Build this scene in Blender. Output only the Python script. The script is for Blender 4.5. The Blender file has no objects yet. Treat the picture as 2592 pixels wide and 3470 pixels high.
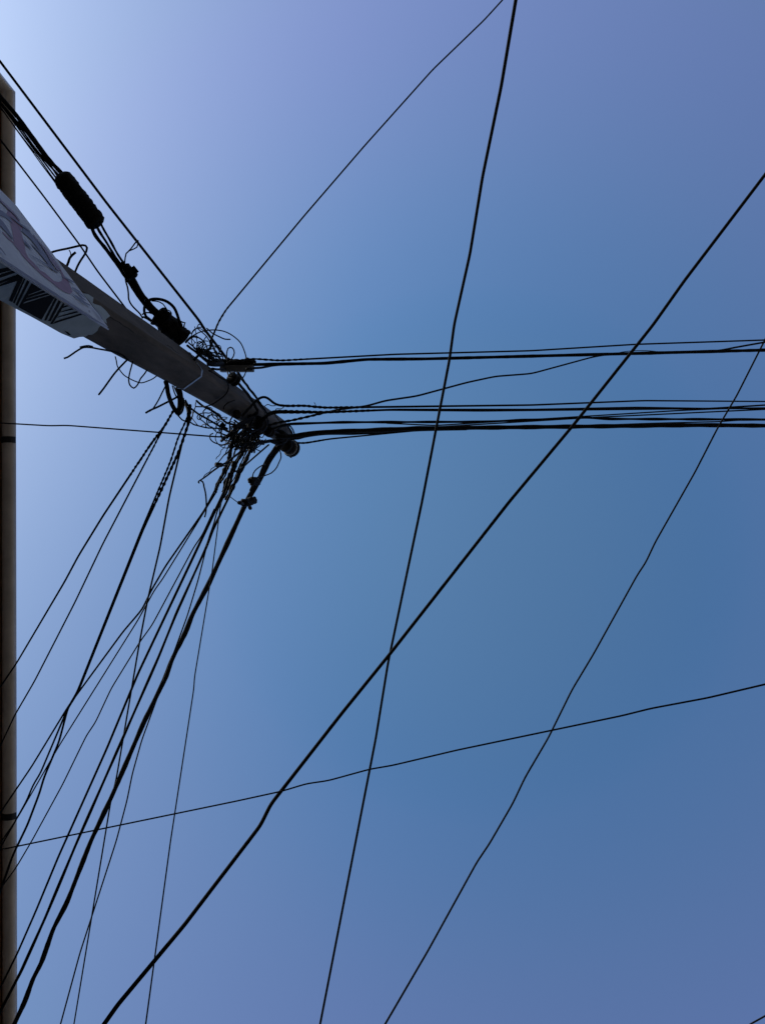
import bpy, bmesh, math, random
from mathutils import Vector, Matrix, noise
random.seed(7)
S = bpy.context.scene
C = S.collection
V = Vector
# ------------------------------------------------------------------ camera geometry (pixels of the 2592 x 3470 photograph)
F = 3000.0; CX = 1296.0; CY = 1735.0; ZEN = (1600.0, 1865.0); CAMH = 1.6
def cam_dir(px, py): return V(((px-CX)/F, -(py-CY)/F, -1.0))
Zc = cam_dir(*ZEN).normalized()
Xc = (V((1,0,0)) - Zc*Zc.x).normalized()
Yc = Zc.cross(Xc)
EYE = V((0,0,CAMH))
def ray(px, py):
    v = cam_dir(px, py); return V((v.dot(Xc), v.dot(Yc), v.dot(Zc)))
def at_z(px, py, z):
    r = ray(px, py); return EYE + r*(z/r.z)
def zfromD(px, py, D):
    r = ray(px, py); return D*r.z/math.hypot(r.x, r.y)
def depth(p): return (p-EYE).length            # close enough for widths
def on_plane(px, py, p0, n):
    r = ray(px, py); return EYE + r*((p0-EYE).dot(n)/r.dot(n))
# zoom frames used when measuring: letter -> (x0, y0, scale)
ZR = dict(A=(800,0,.6053), B=(1592,0,.6053), C=(1000,1100,.48426), D=(1792,1100,.48426), E=(1000,1500,.48426), F=(1792,1500,.48426),
  G=(700,2470,.48426), H=(1500,2470,.48426), I=(700,1370,.15133), J=(640,1550,.1816), K=(600,1080,.1816), L=(840,1300,.15133),
  M=(540,1290,.15738), N=(200,1850,.3632), O=(0,2350,.24213), P=(440,980,.15738), Q1=(0,150,.30285), Q2=(0,600,.30285), Q3=(350,850,.30285),
  Q4=(600,1050,.30285), Q5=(350,1300,.30285), Q6=(0,1300,.30285), Q7=(0,2200,.454), Q8=(0,2820,.454), S=(0,0,1.0), T=(0,820,.24213), U=(0,620,.15133))
def px(txt):
    out = []; z = ZR['S']; sw = False
    for t in txt.split():
        if ',' not in t: z = ZR[t]; sw = len(out) > 1; continue
        a, b = t.split(','); p = (z[0]+float(a)*z[2], z[1]+float(b)*z[2])
        if sw:                       # where two measuring frames overlap, drop points that would run back along the path
            dx, dy = out[-1][0]-out[-2][0], out[-1][1]-out[-2][1]; L = math.hypot(dx, dy) or 1
            if ((p[0]-out[-1][0])*dx + (p[1]-out[-1][1])*dy)/L < 9 and math.hypot(p[0]-out[-1][0], p[1]-out[-1][1]) < 420: continue
            sw = False
        out.append(p)
    return out
# ------------------------------------------------------------------ materials
def mat(name, col, rough=.6, metal=0., nscale=None, namp=.25, bump=0., col2=None, spec=.5, stretch=0):
    m = bpy.data.materials.new(name); m.use_nodes = True
    nt = m.node_tree; b = nt.nodes['Principled BSDF']
    b.inputs['Base Color'].default_value = (*col, 1); b.inputs['Roughness'].default_value = rough
    b.inputs['Metallic'].default_value = metal; b.inputs['Specular IOR Level'].default_value = spec
    if nscale:
        tc = nt.nodes.new('ShaderNodeTexCoord'); n = nt.nodes.new('ShaderNodeTexNoise')
        n.inputs['Scale'].default_value = nscale; n.inputs['Detail'].default_value = 8; n.inputs['Roughness'].default_value = .65
        if stretch:                   # rain streaks running down
            mp = nt.nodes.new('ShaderNodeMapping'); mp.inputs['Scale'].default_value = (1, 1, stretch)
            nt.links.new(tc.outputs['Object'], mp.inputs['Vector']); nt.links.new(mp.outputs['Vector'], n.inputs['Vector'])
        else: nt.links.new(tc.outputs['Object'], n.inputs['Vector'])
        r = nt.nodes.new('ShaderNodeValToRGB')
        c2 = col2 or tuple(c*(1-namp) for c in col); c1 = tuple(min(1, c*(1+namp)) for c in col)
        r.color_ramp.elements[0].position = .3; r.color_ramp.elements[1].position = .7
        r.color_ramp.elements[0].color = (*c2, 1); r.color_ramp.elements[1].color = (*c1, 1)
        nt.links.new(n.outputs['Fac'], r.inputs['Fac']); nt.links.new(r.outputs['Color'], b.inputs['Base Color'])
        if bump:
            bp = nt.nodes.new('ShaderNodeBump'); bp.inputs['Strength'].default_value = bump; bp.inputs['Distance'].default_value = .01
            nt.links.new(n.outputs['Fac'], bp.inputs['Height']); nt.links.new(bp.outputs['Normal'], b.inputs['Normal'])
    return m
M_WIRE = mat('black cable sheath', (.009,.009,.0095), .85, 0, 30, .4, spec=.08)
M_WIRE2 = mat('weathered cable sheath', (.013,.013,.014), .9, 0, 22, .4, spec=.08)
M_TAPE = mat('black tape wrap', (.010,.0095,.009), .85, 0, 60, .4, .5, spec=.1)
M_CONC = mat('weathered concrete', (.105,.094,.084), .92, 0, 9, .28, .5, (.052,.047,.043), spec=.2, stretch=.22)
M_CRACK = mat('dark crack in concrete', (.02,.018,.016), .95)
M_STEEL = mat('galvanised steel', (.42,.44,.46), .42, .7, 40, .2)
M_RUST = mat('dark rusty steel', (.025,.022,.02), .8, .1, 40, .3, spec=.2)
M_GREYBOX = mat('dusty grey plastic', (.12,.12,.12), .6, 0, 30, .25)
M_PORC = mat('dark brown porcelain', (.009,.008,.008), .85, 0, 20, .2, spec=.25)
M_WHITEP = mat('pale porcelain rim', (.26,.26,.24), .3)
M_BOARD = mat('white painted board', (.52,.575,.69), .6, 0, 9, .10, 0, (.44,.49,.60))
M_PAPER = mat('faded poster paper', (.34,.41,.46), .8, 0, 8, .12, .1, (.25,.31,.35))
M_INK = mat('black printing ink', (.010,.011,.013), .85, 0, 14, .3, spec=.1)
M_PINK = mat('faded pink paint', (.26,.14,.235), .6, 0, 12, .15)
M_MAUVE = mat('faded mauve paint', (.25,.20,.31), .6, 0, 12, .15)
M_BLUE = mat('slate blue paint', (.13,.14,.24), .6, 0, 12, .2)
M_GUTTER = mat('brown grey gutter', (.66,.58,.50), .22, .0, 3.5, .10, 0, (.48,.42,.36), spec=.7)
M_STRAP = mat('black gutter strap', (.015,.015,.016), .6, .2)
M_SOFFIT = mat('orange brown soffit boards', (.34,.15,.05), .7, 0, 6, .3)
M_WALL = mat('beige house wall', (.36,.31,.25), .9, 0, 4, .15, .3)
M_WALL2 = mat('grey shade house render', (.10,.092,.083), .9, 0, 4, .15, .3)
M_ROOF = mat('dark roof sheet', (.10,.08,.075), .8, 0, 5, .2)
M_GLASS = mat('window glass', (.03,.035,.04), .08)
M_FRAME = mat('window frame paint', (.5,.5,.48), .5)
M_ASPH = mat('asphalt', (.045,.045,.047), .95, 0, 8, .3, .4)
M_PAVE = mat('pavement concrete', (.13,.125,.12), .9, 0, 5, .2, .3)
# ------------------------------------------------------------------ object helpers
def tag(o, label=None, cat=None, group=None, kind=None):
    if label: o['label'] = label
    if cat: o['category'] = cat
    if group: o['group'] = group
    if kind: o['kind'] = kind
    return o
def obj(name, bm, m, parent=None, smooth=False):
    me = bpy.data.meshes.new(name); bm.normal_update(); bm.to_mesh(me); bm.free()
    for x in (m if isinstance(m, (list, tuple)) else [m]): me.materials.append(x)
    if smooth:
        for p in me.polygons: p.use_smooth = True
    o = bpy.data.objects.new(name, me); C.objects.link(o)
    if parent:
        o.parent = parent; o.matrix_parent_inverse = Matrix.Translation(-parent.location)
    return o
def empty(name, loc):
    o = bpy.data.objects.new(name, None); C.objects.link(o); o.location = loc; o.empty_display_size = .1
    return o
def tube_bm(P, R, n=8, tw=None, cap=True, bm=None):
    """a swept tube; P points, R radii, tw per-point (ellipticity, angle) or None"""
    bm = bm or bmesh.new(); N = len(P)
    T = [(P[min(i+1,N-1)]-P[max(i-1,0)]).normalized() for i in range(N)]
    a = V((0,0,1)) if abs(T[0].z) < .9 else V((1,0,0))
    u = (a - T[0]*a.dot(T[0])).normalized(); rings = []
    for i in range(N):
        u = u - T[i]*u.dot(T[i])
        if u.length < 1e-6: u = T[i].orthogonal()
        u.normalize(); v = T[i].cross(u); ring = []
        e, ph = tw[i] if tw else (0,0)
        for k in range(n):
            th = 2*math.pi*k/n
            rr = R[i]*(1 + e*math.cos(2*(th-ph)) )
            ring.append(bm.verts.new(P[i] + u*(rr*math.cos(th)) + v*(rr*math.sin(th))))
        rings.append(ring)
    for A, B in zip(rings, rings[1:]):
        for k in range(n): bm.faces.new((A[k], A[(k+1)%n], B[(k+1)%n], B[k]))
    if cap:
        bm.faces.new(rings[0][::-1]); bm.faces.new(rings[-1])
    return bm
def catmull(pts, step):
    """smooth the measured pixel path; returns points and running length"""
    out = []; n = len(pts)
    for i in range(n-1):
        p0 = pts[max(i-1,0)]; p1 = pts[i]; p2 = pts[i+1]; p3 = pts[min(i+2,n-1)]
        L = math.hypot(p2[0]-p1[0], p2[1]-p1[1]); k = max(1, int(L/step))
        # centripetal-ish: limit tangents by segment length
        def tan(a, b, c):
            la = math.hypot(b[0]-a[0], b[1]-a[1]) or 1e-6; lc = math.hypot(c[0]-b[0], c[1]-b[1]) or 1e-6
            return [((b[j]-a[j])/la*lc + (c[j]-b[j])/lc*la)/(la+lc)*L for j in (0,1)]
        m1 = tan(p0,p1,p2) if i > 0 else [p2[0]-p1[0], p2[1]-p1[1]]
        m2 = tan(p1,p2,p3) if i < n-2 else [p2[0]-p1[0], p2[1]-p1[1]]
        for s in range(k):
            t = s/k; h1 = 2*t**3-3*t*t+1; h2 = t**3-2*t*t+t; h3 = -2*t**3+3*t*t; h4 = t**3-t*t
            out.append(tuple(h1*p1[j]+h2*m1[j]+h3*p2[j]+h4*m2[j] for j in (0,1)))
    out.append(pts[-1])
    acc = [0.]
    for a, b in zip(out, out[1:]): acc.append(acc[-1]+math.hypot(b[0]-a[0], b[1]-a[1]))
    return out, acc
def simplify(p, tol):
    if len(p) < 3: return p
    (x0,y0),(x1,y1) = p[0],p[-1]; L = math.hypot(x1-x0, y1-y0) or 1e-6
    d = [abs((q[0]-x0)*(y1-y0)-(q[1]-y0)*(x1-x0))/L for q in p[1:-1]]; m = max(d); i = d.index(m)+1
    return [p[0], p[-1]] if m < tol else simplify(p[:i+1], tol)[:-1] + simplify(p[i:], tol)
WALLX = -3.80
SEED = [0]
def wire(name, label, cat, path, w, e0, e1, group=None, ext='', tw=None, pitch=26., m=None, parent=None, step=7., lump=0., wob=None):
    """a cable through the measured path; ends e0,e1: ('D',plan distance) or ('z',height above the eye); w: width or (w0,w1) in photo pixels"""
    SEED[0] += 1; sd = SEED[0]*3.7
    pts = px(path) if isinstance(path, str) else path
    taut = sum(math.hypot(q[0]-p[0], q[1]-p[1]) for p, q in zip(pts, pts[1:])) > 700
    if taut:                         # taut cable: straight runs between the real bends, bends slightly rounded
        pts = simplify(pts, 3.); Q = []
        for p, q in zip(pts, pts[1:]):
            k = max(1, int(math.hypot(q[0]-p[0], q[1]-p[1])/step)); Q += [(p[0]+(q[0]-p[0])*t/k, p[1]+(q[1]-p[1])*t/k) for t in range(k)]
        Q.append(pts[-1])
        for _ in range(8): Q = [Q[0]] + [tuple((a[j]+2*c[j]+d[j])/4 for j in (0,1)) for a, c, d in zip(Q, Q[1:], Q[2:])] + [Q[-1]]
        acc = [0.]
        for a, c in zip(Q, Q[1:]): acc.append(acc[-1]+math.hypot(c[0]-a[0], c[1]-a[1]))
    else: Q, acc = catmull(pts, step)
    L = acc[-1] or 1
    w0, w1 = w if isinstance(w, tuple) else (w, w)
    P = []; R = []; TW = []
    bothD = e0[0] == 'D' and e1[0] == 'D'
    zz = lambda e, q: e[1] if e[0] == 'z' else zfromD(q[0], q[1], e[1])
    za, zb = zz(e0, Q[0]), zz(e1, Q[-1])
    for q, s in zip(Q, acc):
        t = s/L
        if bothD:
            D = e0[1]*(1-t)+e1[1]*t + .05*noise.noise(V((s*.012, sd, 0)))
            z = zfromD(q[0], q[1], D)
        else: z = 1/((1-t)/za + t/zb)
        p = at_z(q[0], q[1], z); P.append(p)
        ww = w0*(1-t)+w1*t
        if lump: ww *= 1 + lump*noise.noise(V((s*.045, sd, 3)))
        if wob: ww *= 1 + wob[0]*math.sin(s*2*math.pi/wob[1] + sd)*(.6+.4*noise.noise(V((s*.008, sd, 9))))
        R.append(max(.0022, ww*.5*depth(p)/F/1.02))
        if tw and tw[0] <= t <= tw[1]:
            f = min(1, (t-tw[0])/.03 if tw[0] > 0 else 1, (tw[1]-t)/.03 if tw[1] < 1 else 1)
            TW.append((.36*f, s*math.pi/pitch)); R[-1] *= 1 + .18*f*noise.noise(V((s*.11, sd, 5)))
        else: TW.append((0, 0))
    def grow(P0, P1, how):
        d = (P0-P1).normalized(); out = []
        if how == 'h':
            if d.x > -.15: d = V((-.35, d.y, d.z)).normalized()
            n = max(1., (P0.x-WALLX)/-d.x)
            return [P0 + d*n*k/4 for k in range(1, 5)] if P0.x > WALLX else []
        d.z *= .35; d.normalize(); n = float(how)
        return [P0 + d*n*(k/6)**1.4 + V((0,0,-.012*(n*(k/6)**1.4)*(1-k/12))) for k in range(1, 7)]
    for x in ext.split():
        if x[0] == 's':
            g = grow(P[0], P[min(6,len(P)-1)], x[1:]); g.reverse(); P = g+P; R = [R[0]]*len(g)+R; TW = [(0,0)]*len(g)+TW
        else:
            g = grow(P[-1], P[max(-7,-len(P))], x[1:]); P = P+g; R = R+[R[-1]]*len(g); TW = TW+[(0,0)]*len(g)
    o = obj(name, tube_bm(P, R, 9 if max(R) > .008 else 7, TW if tw else None), m or (M_WIRE if sd % 2 < 1 else M_WIRE2), parent, True)
    if not parent: tag(o, label, cat, group)
    return o
D = lambda v: ('D', v)
Z = lambda v: ('z', v)
def box_bm(cx, cy, cz, sx, sy, sz, bm=None, rot=None):
    bm = bm or bmesh.new()
    r = bmesh.ops.create_cube(bm, size=1)['verts']
    for v in r:
        p = V((v.co.x*sx, v.co.y*sy, v.co.z*sz))
        if rot: p = rot @ p
        v.co = p + V((cx,cy,cz))
    return bm
def capsule(name, p0, p1, R0, R1, m, parent=None, rings=26, n=18, amp=.12, fr=14., flat=.25, sag=0.):
    """a lumpy, wrapped sleeve: lathe with uneven wraps"""
    P = []; R = []; SEED[0] += 1; sd = SEED[0]*1.3
    prof = []
    for i in range(rings+1):
        t = i/rings; e = min(t, 1-t)
        k = min(1, flat + (1-flat)*math.sqrt(max(0, min(1, e/.06))))
        prof.append((t, k))
    prof = [(0,.3)] + prof + [(1,.3)]
    bm = bmesh.new(); ax = (p1-p0); Ln = ax.length; ax.normalize()
    u = ax.orthogonal().normalized(); v = ax.cross(u); RG = []
    for t, k in prof:
        ring = []
        for a in range(n):
            th = 2*math.pi*a/n
            d = u*math.cos(th)+v*math.sin(th)
            r = (R0*(1-t)+R1*t)*k
            q = p0 + ax*(Ln*t)
            nn = noise.noise(V((t*fr, th*.3, sd)))*.6 + noise.noise(d*1.7+V((t*fr*1.6, sd, 0)))*.8
            ring.append(bm.verts.new(q + d*r*(1+amp*nn)))
        RG.append(ring)
    for A, B in zip(RG, RG[1:]):
        for k in range(n): bm.faces.new((A[k], A[(k+1)%n], B[(k+1)%n], B[k]))
    bm.faces.new(RG[0][::-1]); bm.faces.new(RG[-1])
    return obj(name, bm, m, parent, True)
def lathe(name, prof, base, axis, m, parent=None, n=20):
    bm = bmesh.new(); axis = axis.normalized(); u = axis.orthogonal().normalized(); v = axis.cross(u); RG = []
    for h, r in prof:
        RG.append([bm.verts.new(base + axis*h + u*(r*math.cos(2*math.pi*k/n)) + v*(r*math.sin(2*math.pi*k/n))) for k in range(n)])
    for A, B in zip(RG, RG[1:]):
        for k in range(n): bm.faces.new((A[k], A[(k+1)%n], B[(k+1)%n], B[k]))
    bm.faces.new(RG[0][::-1]); bm.faces.new(RG[-1])
    return obj(name, bm, m, parent, True)
# ------------------------------------------------------------------ setting: ground, pavement
bm = bmesh.new()
bmesh.ops.create_grid(bm, x_segments=8, y_segments=8, size=600)
tag(obj('ground', bm, M_ASPH), kind='structure')
# ------------------------------------------------------------------ utility pole
C0 = at_z(697, 1268, zfromD(697, 1268, 2.06)); C0 = V((C0.x, C0.y, 0))
def plan_ang(a, b): r = ray(a, b); return math.atan2(r.y, r.x)
aU = plan_ang(641, 1186); aL = plan_ang(626, 1336)
best = None
for si in range(120, 260, 2):
    s = si/1000
    for ri in range(0, 360):
        th = math.radians(ri); u1 = V((math.cos(th), math.sin(th), 0)); u2 = V((math.sin(th), -math.cos(th), 0))
        p1 = C0+u1*s; p2 = C0+u2*s
        dd = lambda p, a: (math.atan2(p.y, p.x)-a+math.pi) % (2*math.pi) - math.pi
        if p1.length < C0.length or p2.length < C0.length: continue
        e = abs(dd(p1, aU))+abs(dd(p2, aL))
        if best is None or e < best[0]: best = (e, s, u1, u2)
_, SIDE, U1, U2 = best                      # U1 runs along the upper right face, U2 along the lower left face
print('pole side', SIDE, 'corner', C0, 'u1', U1, 'u2', U2, 'err', best[0])
N1 = -U2; N2 = -U1                           # outward normals of the two visible faces
ZTOP = 8.5 + CAMH; TAPER = .88
PC = C0 + (U1+U2)*SIDE/2
def pole_ring(z, grow=0., ch=.022):
    k = 1 - (1-TAPER)*max(0, (z-5.5)/(ZTOP-5.5)); h = SIDE/2*k + grow; c = ch
    pts = [(-h,-h+c),(-h+c,-h),(h-c,-h),(h,-h+c),(h,h-c),(h-c,h),(-h+c,h),(-h,h-c)]
    return [PC + U1*a + U2*b + V((0,0,z)) for a, b in pts]
pole = tag(empty('utility_pole', (PC.x, PC.y, 0)), 'square grey concrete utility pole wrapped in tangled black wires, seen from below', 'utility pole')
bm = bmesh.new(); RG = []
zs = [-.3+ i*(ZTOP+.3)/60 for i in range(61)]
for z in zs: RG.append([bm.verts.new(p + V((noise.noise(p*3)*.003, noise.noise(p*3+V((9,0,0)))*.003, 0))) for p in pole_ring(z)])
for A, B in zip(RG, RG[1:]):
    for k in range(8): bm.faces.new((A[k], A[(k+1)%8], B[(k+1)%8], B[k]))
bm.faces.new(RG[-1])
def crack(bm, path, w, N, n):                       # hairline cracks and a drilled hole, 1 mm proud of the face
    P = [on_plane(a, c, C0+N*.0012, N) for a, c in px(path)]
    for p, q in zip(P, P[1:]):
        d = (q-p).normalized().cross(N)*w
        f = bm.faces.new([bm.verts.new(v) for v in (p-d, q-d*.8, q+d*.8, p+d)]); f.material_index = 1
NA = -U2; NB = -U1
crack(bm, 'Q2 1235,1565 1285,1600 1335,1622 1390,1668 1440,1692 1500,1742 Q3 190,800 260,850 330,905', .0022, NB, 0)
crack(bm, 'Q3 700,1050 760,1075 800,1120 850,1150', .0016, NB, 0)
crack(bm, 'Q4 425,1000 450,990 478,972', .010, NB, 0)
crack(bm, 'Q3 500,820 560,870 640,900', .0016, NA, 0)
bm.normal_update()
shaft = obj('shaft', bm, [M_CONC, M_CRACK], pole)
def band(z, h, grow, m, name='clamp_band'):
    bm = bmesh.new(); I = []; O = []
    for zz in (z-h/2, z+h/2):
        O.append([bm.verts.new(p) for p in pole_ring(zz, grow, .03)]); I.append([bm.verts.new(p) for p in pole_ring(zz, .001, .024)])
    for k in range(8):
        j = (k+1) % 8
        bm.faces.new((O[0][k],O[0][j],O[1][j],O[1][k])); bm.faces.new((I[0][j],I[0][k],I[1][k],I[1][j]))
        bm.faces.new((O[0][j],O[0][k],I[0][k],I[0][j])); bm.faces.new((O[1][k],O[1][j],I[1][j],I[1][k]))
    return obj(name, bm, m, pole)
zband = zfromD(697, 1268, 2.055)+CAMH
band(zband, .024, .005, M_STEEL)
band(zfromD(905, 1418, 2.05)+CAMH, .03, .006, M_RUST)
band(zfromD(962, 1452, 2.05)+CAMH, .03, .006, M_RUST)
F1 = lambda a, b, off=.003: on_plane(a, b, C0+N1*off, N1)
F2 = lambda a, b, off=.003: on_plane(a, b, C0+N2*off, N2)
# step bolt on the near left face
def z4(a, b): return px('Q4 %g,%g' % (a, b))[0]
pb = F2(*z4(712, 1212)); pa = at_z(*z4(602, 1095), (zfromD(*z4(602, 1095), 1.98)))
pa = pb + (pa-pb).normalized()*min((pa-pb).length, .32)
d = (pa-pb); Lb = d.length
lathe('step_bolt', [(-.02,.016),(Lb*.80,.016),(Lb*.80,.034),(Lb,.034)], pb, d, M_RUST, pole, 10)
# spool insulators on the upper face edge and at the top
def spool(cx, cy, Dist, r, h, name='insulator', tilt=V((.15,.1,1)), rim=False, m=M_PORC):
    c = at_z(cx, cy, zfromD(cx, cy, Dist)); b = c - tilt.normalized()*h/2
    o = lathe(name, [(0,r*.62),(h*.06,r*.95),(h*.2,r),(h*.34,r*.9),(h*.44,r*.62),(h*.56,r*.62),(h*.66,r*.9),(h*.8,r),(h*.94,r*.95),(h,r*.6)], b, tilt, m, pole)
    if rim:
        c2 = b + tilt.normalized()*h*.86
        lathe('rim', [(0,r*1.0),(.004,r*1.13),(.012,r*1.13),(.016,r*1.0)], c2, tilt, M_WHITEP, o)
        c3 = b + tilt.normalized()*h*1.06
        lathe('insulator_skirt', [(0,r*1.0),(.006,r*1.24),(.03,r*1.22),(.045,r*.7)], c3, tilt, m, o)
    return o
spool(*px('L 250,900')[0], 2.03, .062, .11)
spool(*px('L 460,1060')[0], 2.03, .05, .10)
spool(*px('L 760,1180')[0], 2.02, .055, .11)
spool(*px('L 890,1400')[0], 1.99, .068, .13, tilt=V((.25,.14,1)), rim=True)
spool(*px('K 1060,1130')[0], 2.12, .046, .065, tilt=V((.5,.35,1)))
# bracket arm carrying the insulators
wire('bracket', '', '', 'L 60,760 250,900 460,1050 640,1130 800,1250 900,1330', (22,16), D(2.07), D(2.04), parent=pole, m=M_RUST)
# ------------------------------------------------------------------ poster pasted round the pole
def poly(bm, pts, mi):
    vs = [bm.verts.new(p) for p in pts]; f = bm.faces.new(vs); f.normal_update()
    f.material_index = mi; return f
def clean(bm):
    bm.normal_update(); bmesh.ops.triangulate(bm, faces=bm.faces[:], ngon_method='EAR_CLIP')
bm = bmesh.new()
T_ = lambda s: px('T '+s)
rag = []
base = T_('0,205 360,430 700,650 1040,890 1300,1060 1470,1150 1420,1165 1385,1200 1370,1240 1330,1275 1290,1300 1240,1300 1205,1325 1120,1330 1040,1352') 
base += [p for p in T_('860,1278 650,1160 450,1050 220,930 0,810')] + [(-160, 938-12), (-160, 758)]
poly(bm, [F2(a, b, .004) for a, b in base], 0)
inks = ['0,380 160,352 212,385 0,440', '0,462 228,392 262,414 0,506', '0,552 262,455 300,475 0,585 0,570', '0,600 320,462 368,492 250,545 0,625',
 '250,548 300,520 330,512 178,842 132,822', '345,505 372,500 212,862 188,852', '396,520 432,535 250,898 226,878',
 '458,562 620,655 398,742 405,752 645,668 688,692 372,792 368,802 710,706 738,724 344,842 334,866 752,735 772,772 586,1092 264,912',
 '782,775 808,795 655,1100 622,1100', '832,805 868,830 716,1110 668,1105 690,1090','900,835 922,852 838,1000 738,1150 706,1148',
 '884,905 985,872 1012,888 866,930', '858,975 1042,918 1072,936 842,988', '822,1045 1105,960 1138,976 800,1062', '782,1112 1165,990 1195,1006 735,1152',
 '905,1240 960,1262 1010,1310 960,1300']
for k, s in enumerate(inks): poly(bm, [F2(a, b, .0055) for a, b in T_(s)], 1)
poly(bm, [F1(a, b, .004) for a, b in px('Q2 1000,1380 1060,1420 1130,1440 1190,1495 1235,1555 1190,1590 1200,1640 1150,1600')], 0)
poly(bm, [F1(a, b, .004) for a, b in px('Q2 930,1300 990,1310 1050,1350 1040,1420 990,1370')], 0)
clean(bm)
tag(obj('poster', bm, [M_PAPER, M_INK]), 'torn pale poster with black zigzag stripes pasted on the concrete pole', 'poster')
# ------------------------------------------------------------------ painted board standing off the pole corner
bc = at_z(367, 1108, zfromD(367, 1108, 1.82)); zt = bc.z
bq = at_z(151, 821, zt-CAMH)
bd = (bq-bc); bd.z = 0; bd.normalize(); bn = V((-bd.y, bd.x, 0))
if bn.dot(EYE-bc) < 0: bn = -bn
B_ = lambda a, b, off=0.: on_plane(a, b, bc+bn*off, bn)
top = [B_(367,1108), B_(288,1003), B_(151,821), B_(57,697), B_(0,640)]
e = top[-1]+(top[-1]-top[-2])*1.2; e.z = min(e.z, top[-1].z-.05); top.append(e)
edge = B_(0, 869); zb = zt-1.75
down = V((edge-bc)); k = (zb-bc.z)/(edge.z-bc.z)
low = bc + down*k
outl = top + [V((top[-1].x, top[-1].y, zb)), low]
board = tag(empty('sign_board', (bc.x, bc.y, zb)), 'white painted board with pink and blue brush strokes fixed to the pole', 'sign')
bm = bmesh.new()
A = [bm.verts.new(p) for p in outl]; Bk = [bm.verts.new(p-bn*.012) for p in outl]
bm.faces.new(A); bm.faces.new(Bk[::-1])
for k in range(len(A)): j = (k+1) % len(A); bm.faces.new((A[j], A[k], Bk[k], Bk[j]))
U_ = lambda s: px('U '+s)
art = [(2, 'U 200,600 235,640 330,700 452,872 520,990 470,1060 500,1150 550,1330 585,1540 640,1660 780,1800 935,1982 860,1960 560,1690 450,1540 300,1350 170,1240 60,1110 85,1100 320,1330 300,1170 270,1010 225,830 150,690'),
 (2, 'T 310,180 350,210 560,390 640,432 690,480 760,545 820,560 868,548 885,505 860,440 838,380 862,395 905,470 962,535 1022,700 985,725 920,705 860,672 790,620 720,560 600,470 420,300'),
 (4, 'U 0,595 60,620 150,690 240,770 290,900 200,830 120,770 0,725'), (4, 'U 0,785 100,890 180,1010 260,1150 320,1270 270,1240 130,1080 50,1000 0,930'),
 (4, 'U 490,1080 560,950 640,1040 760,1190 900,1390 1050,1620 1200,1880 1270,1970 1190,1960 1090,1810 980,1640 830,1430 700,1270 610,1180 545,1130'),
 (4, 'T 440,10 560,130 650,230 740,340 830,440 790,420 700,340 600,210 470,60'),
 (3, 'U 760,1150 850,1260 960,1400 1120,1620 1300,1900 1360,1982 1290,1950 1140,1740 1000,1500 850,1290 750,1180'),
 (3, 'T 560,0 640,80 740,210 830,330 870,400 840,390 740,270 640,130'),
 (3, 'U 0,330 60,395 230,555 370,700 470,840 450,850 330,700 180,570 60,450 0,385'), (4, 'U 230,735 330,790 450,890 560,960 700,1085 640,1070 520,980 400,890 300,800'),
 (4, 'U 545,1250 610,1330 690,1420 745,1500 700,1470 620,1400 575,1350'),
 (4, 'U 630,1578 760,1640 900,1715 1100,1840 1240,1960 1220,1962 1060,1840 880,1722 740,1645'), (4, 'U 815,1795 900,1830 1010,1890 990,1890 890,1845'),
 (4, 'T 870,470 960,510 1050,560 1045,575 960,530'), (4, 'T 1000,625 1060,650 1140,700 1135,712 1055,668'), (4, 'T 1010,718 1080,750 1180,830 1270,880 1265,895 1170,845 1070,765'), (4,'T 1080,690 1150,725 1200,775 1190,780 1130,735'), (4,'T 1100,750 1160,775 1215,815 1205,822 1150,790'),
 (4, 'T 0,203 200,330 420,478 700,660 900,800 1100,930 1300,1060 1480,1165 1490,1178 1290,1082 1080,950 880,822 680,684 400,500 190,352 0,225'),
 (4, 'U 0,1420 50,1470 110,1560 150,1625 120,1610 60,1530 0,1470'), (4, 'T 1245,955 1262,958 1258,972 1272,980 1262,988 1246,976'), (4,'T 1310,900 1370,965 1430,1050 1450,1100 1425,1075 1380,1000 1330,930')]
for k, (mi, s) in enumerate(art): poly(bm, [B_(a, b, .0012+.0004*k) for a, b in px(s)], mi-1)
clean(bm)
obj('panel', bm, [M_BOARD, M_PINK, M_MAUVE, M_BLUE], board)
# pale edging strip along the standing corner of the board
wire('edge_trim', '', '', [(-120, 870-78+16), (0, 885), (184, 1004), (368, 1116)], 5, D(1.815), D(1.815), parent=board, m=M_BOARD, step=60)
# ------------------------------------------------------------------ house with gutter along the left edge
ZG = 6.5
g0 = at_z(51, 310, ZG); g1 = at_z(57, 3460, ZG)
gd = (g1-g0); gd.normalize()
gq = at_z(0, 245, ZG); cd = (gq-g0); cd.z = 0; cd.normalize()
GZ = g0.z; r_g = .052
def inw(d, s): return V((-d.y, d.x, 0))*s
nin = V((-1,0,0)); nin = (nin - gd*nin.dot(gd)).normalized()              # into the house from the street eave
cin = V((-1,0,0)) - cd*V((-1,0,0)).dot(cd); cin.normalize()
def corner(off):            # where the two eave lines meet after moving both inwards by off
    p = g0+nin*off; q = g0+cin*off; w = q-p
    den = gd.x*cd.y-gd.y*cd.x; t = (w.x*cd.y-w.y*cd.x)/den
    return p+gd*t
house = tag(empty('house', (g0.x-3, g0.y+5, 0)), 'beige house with a brown grey gutter along its eave at the left edge', 'house')
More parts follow.
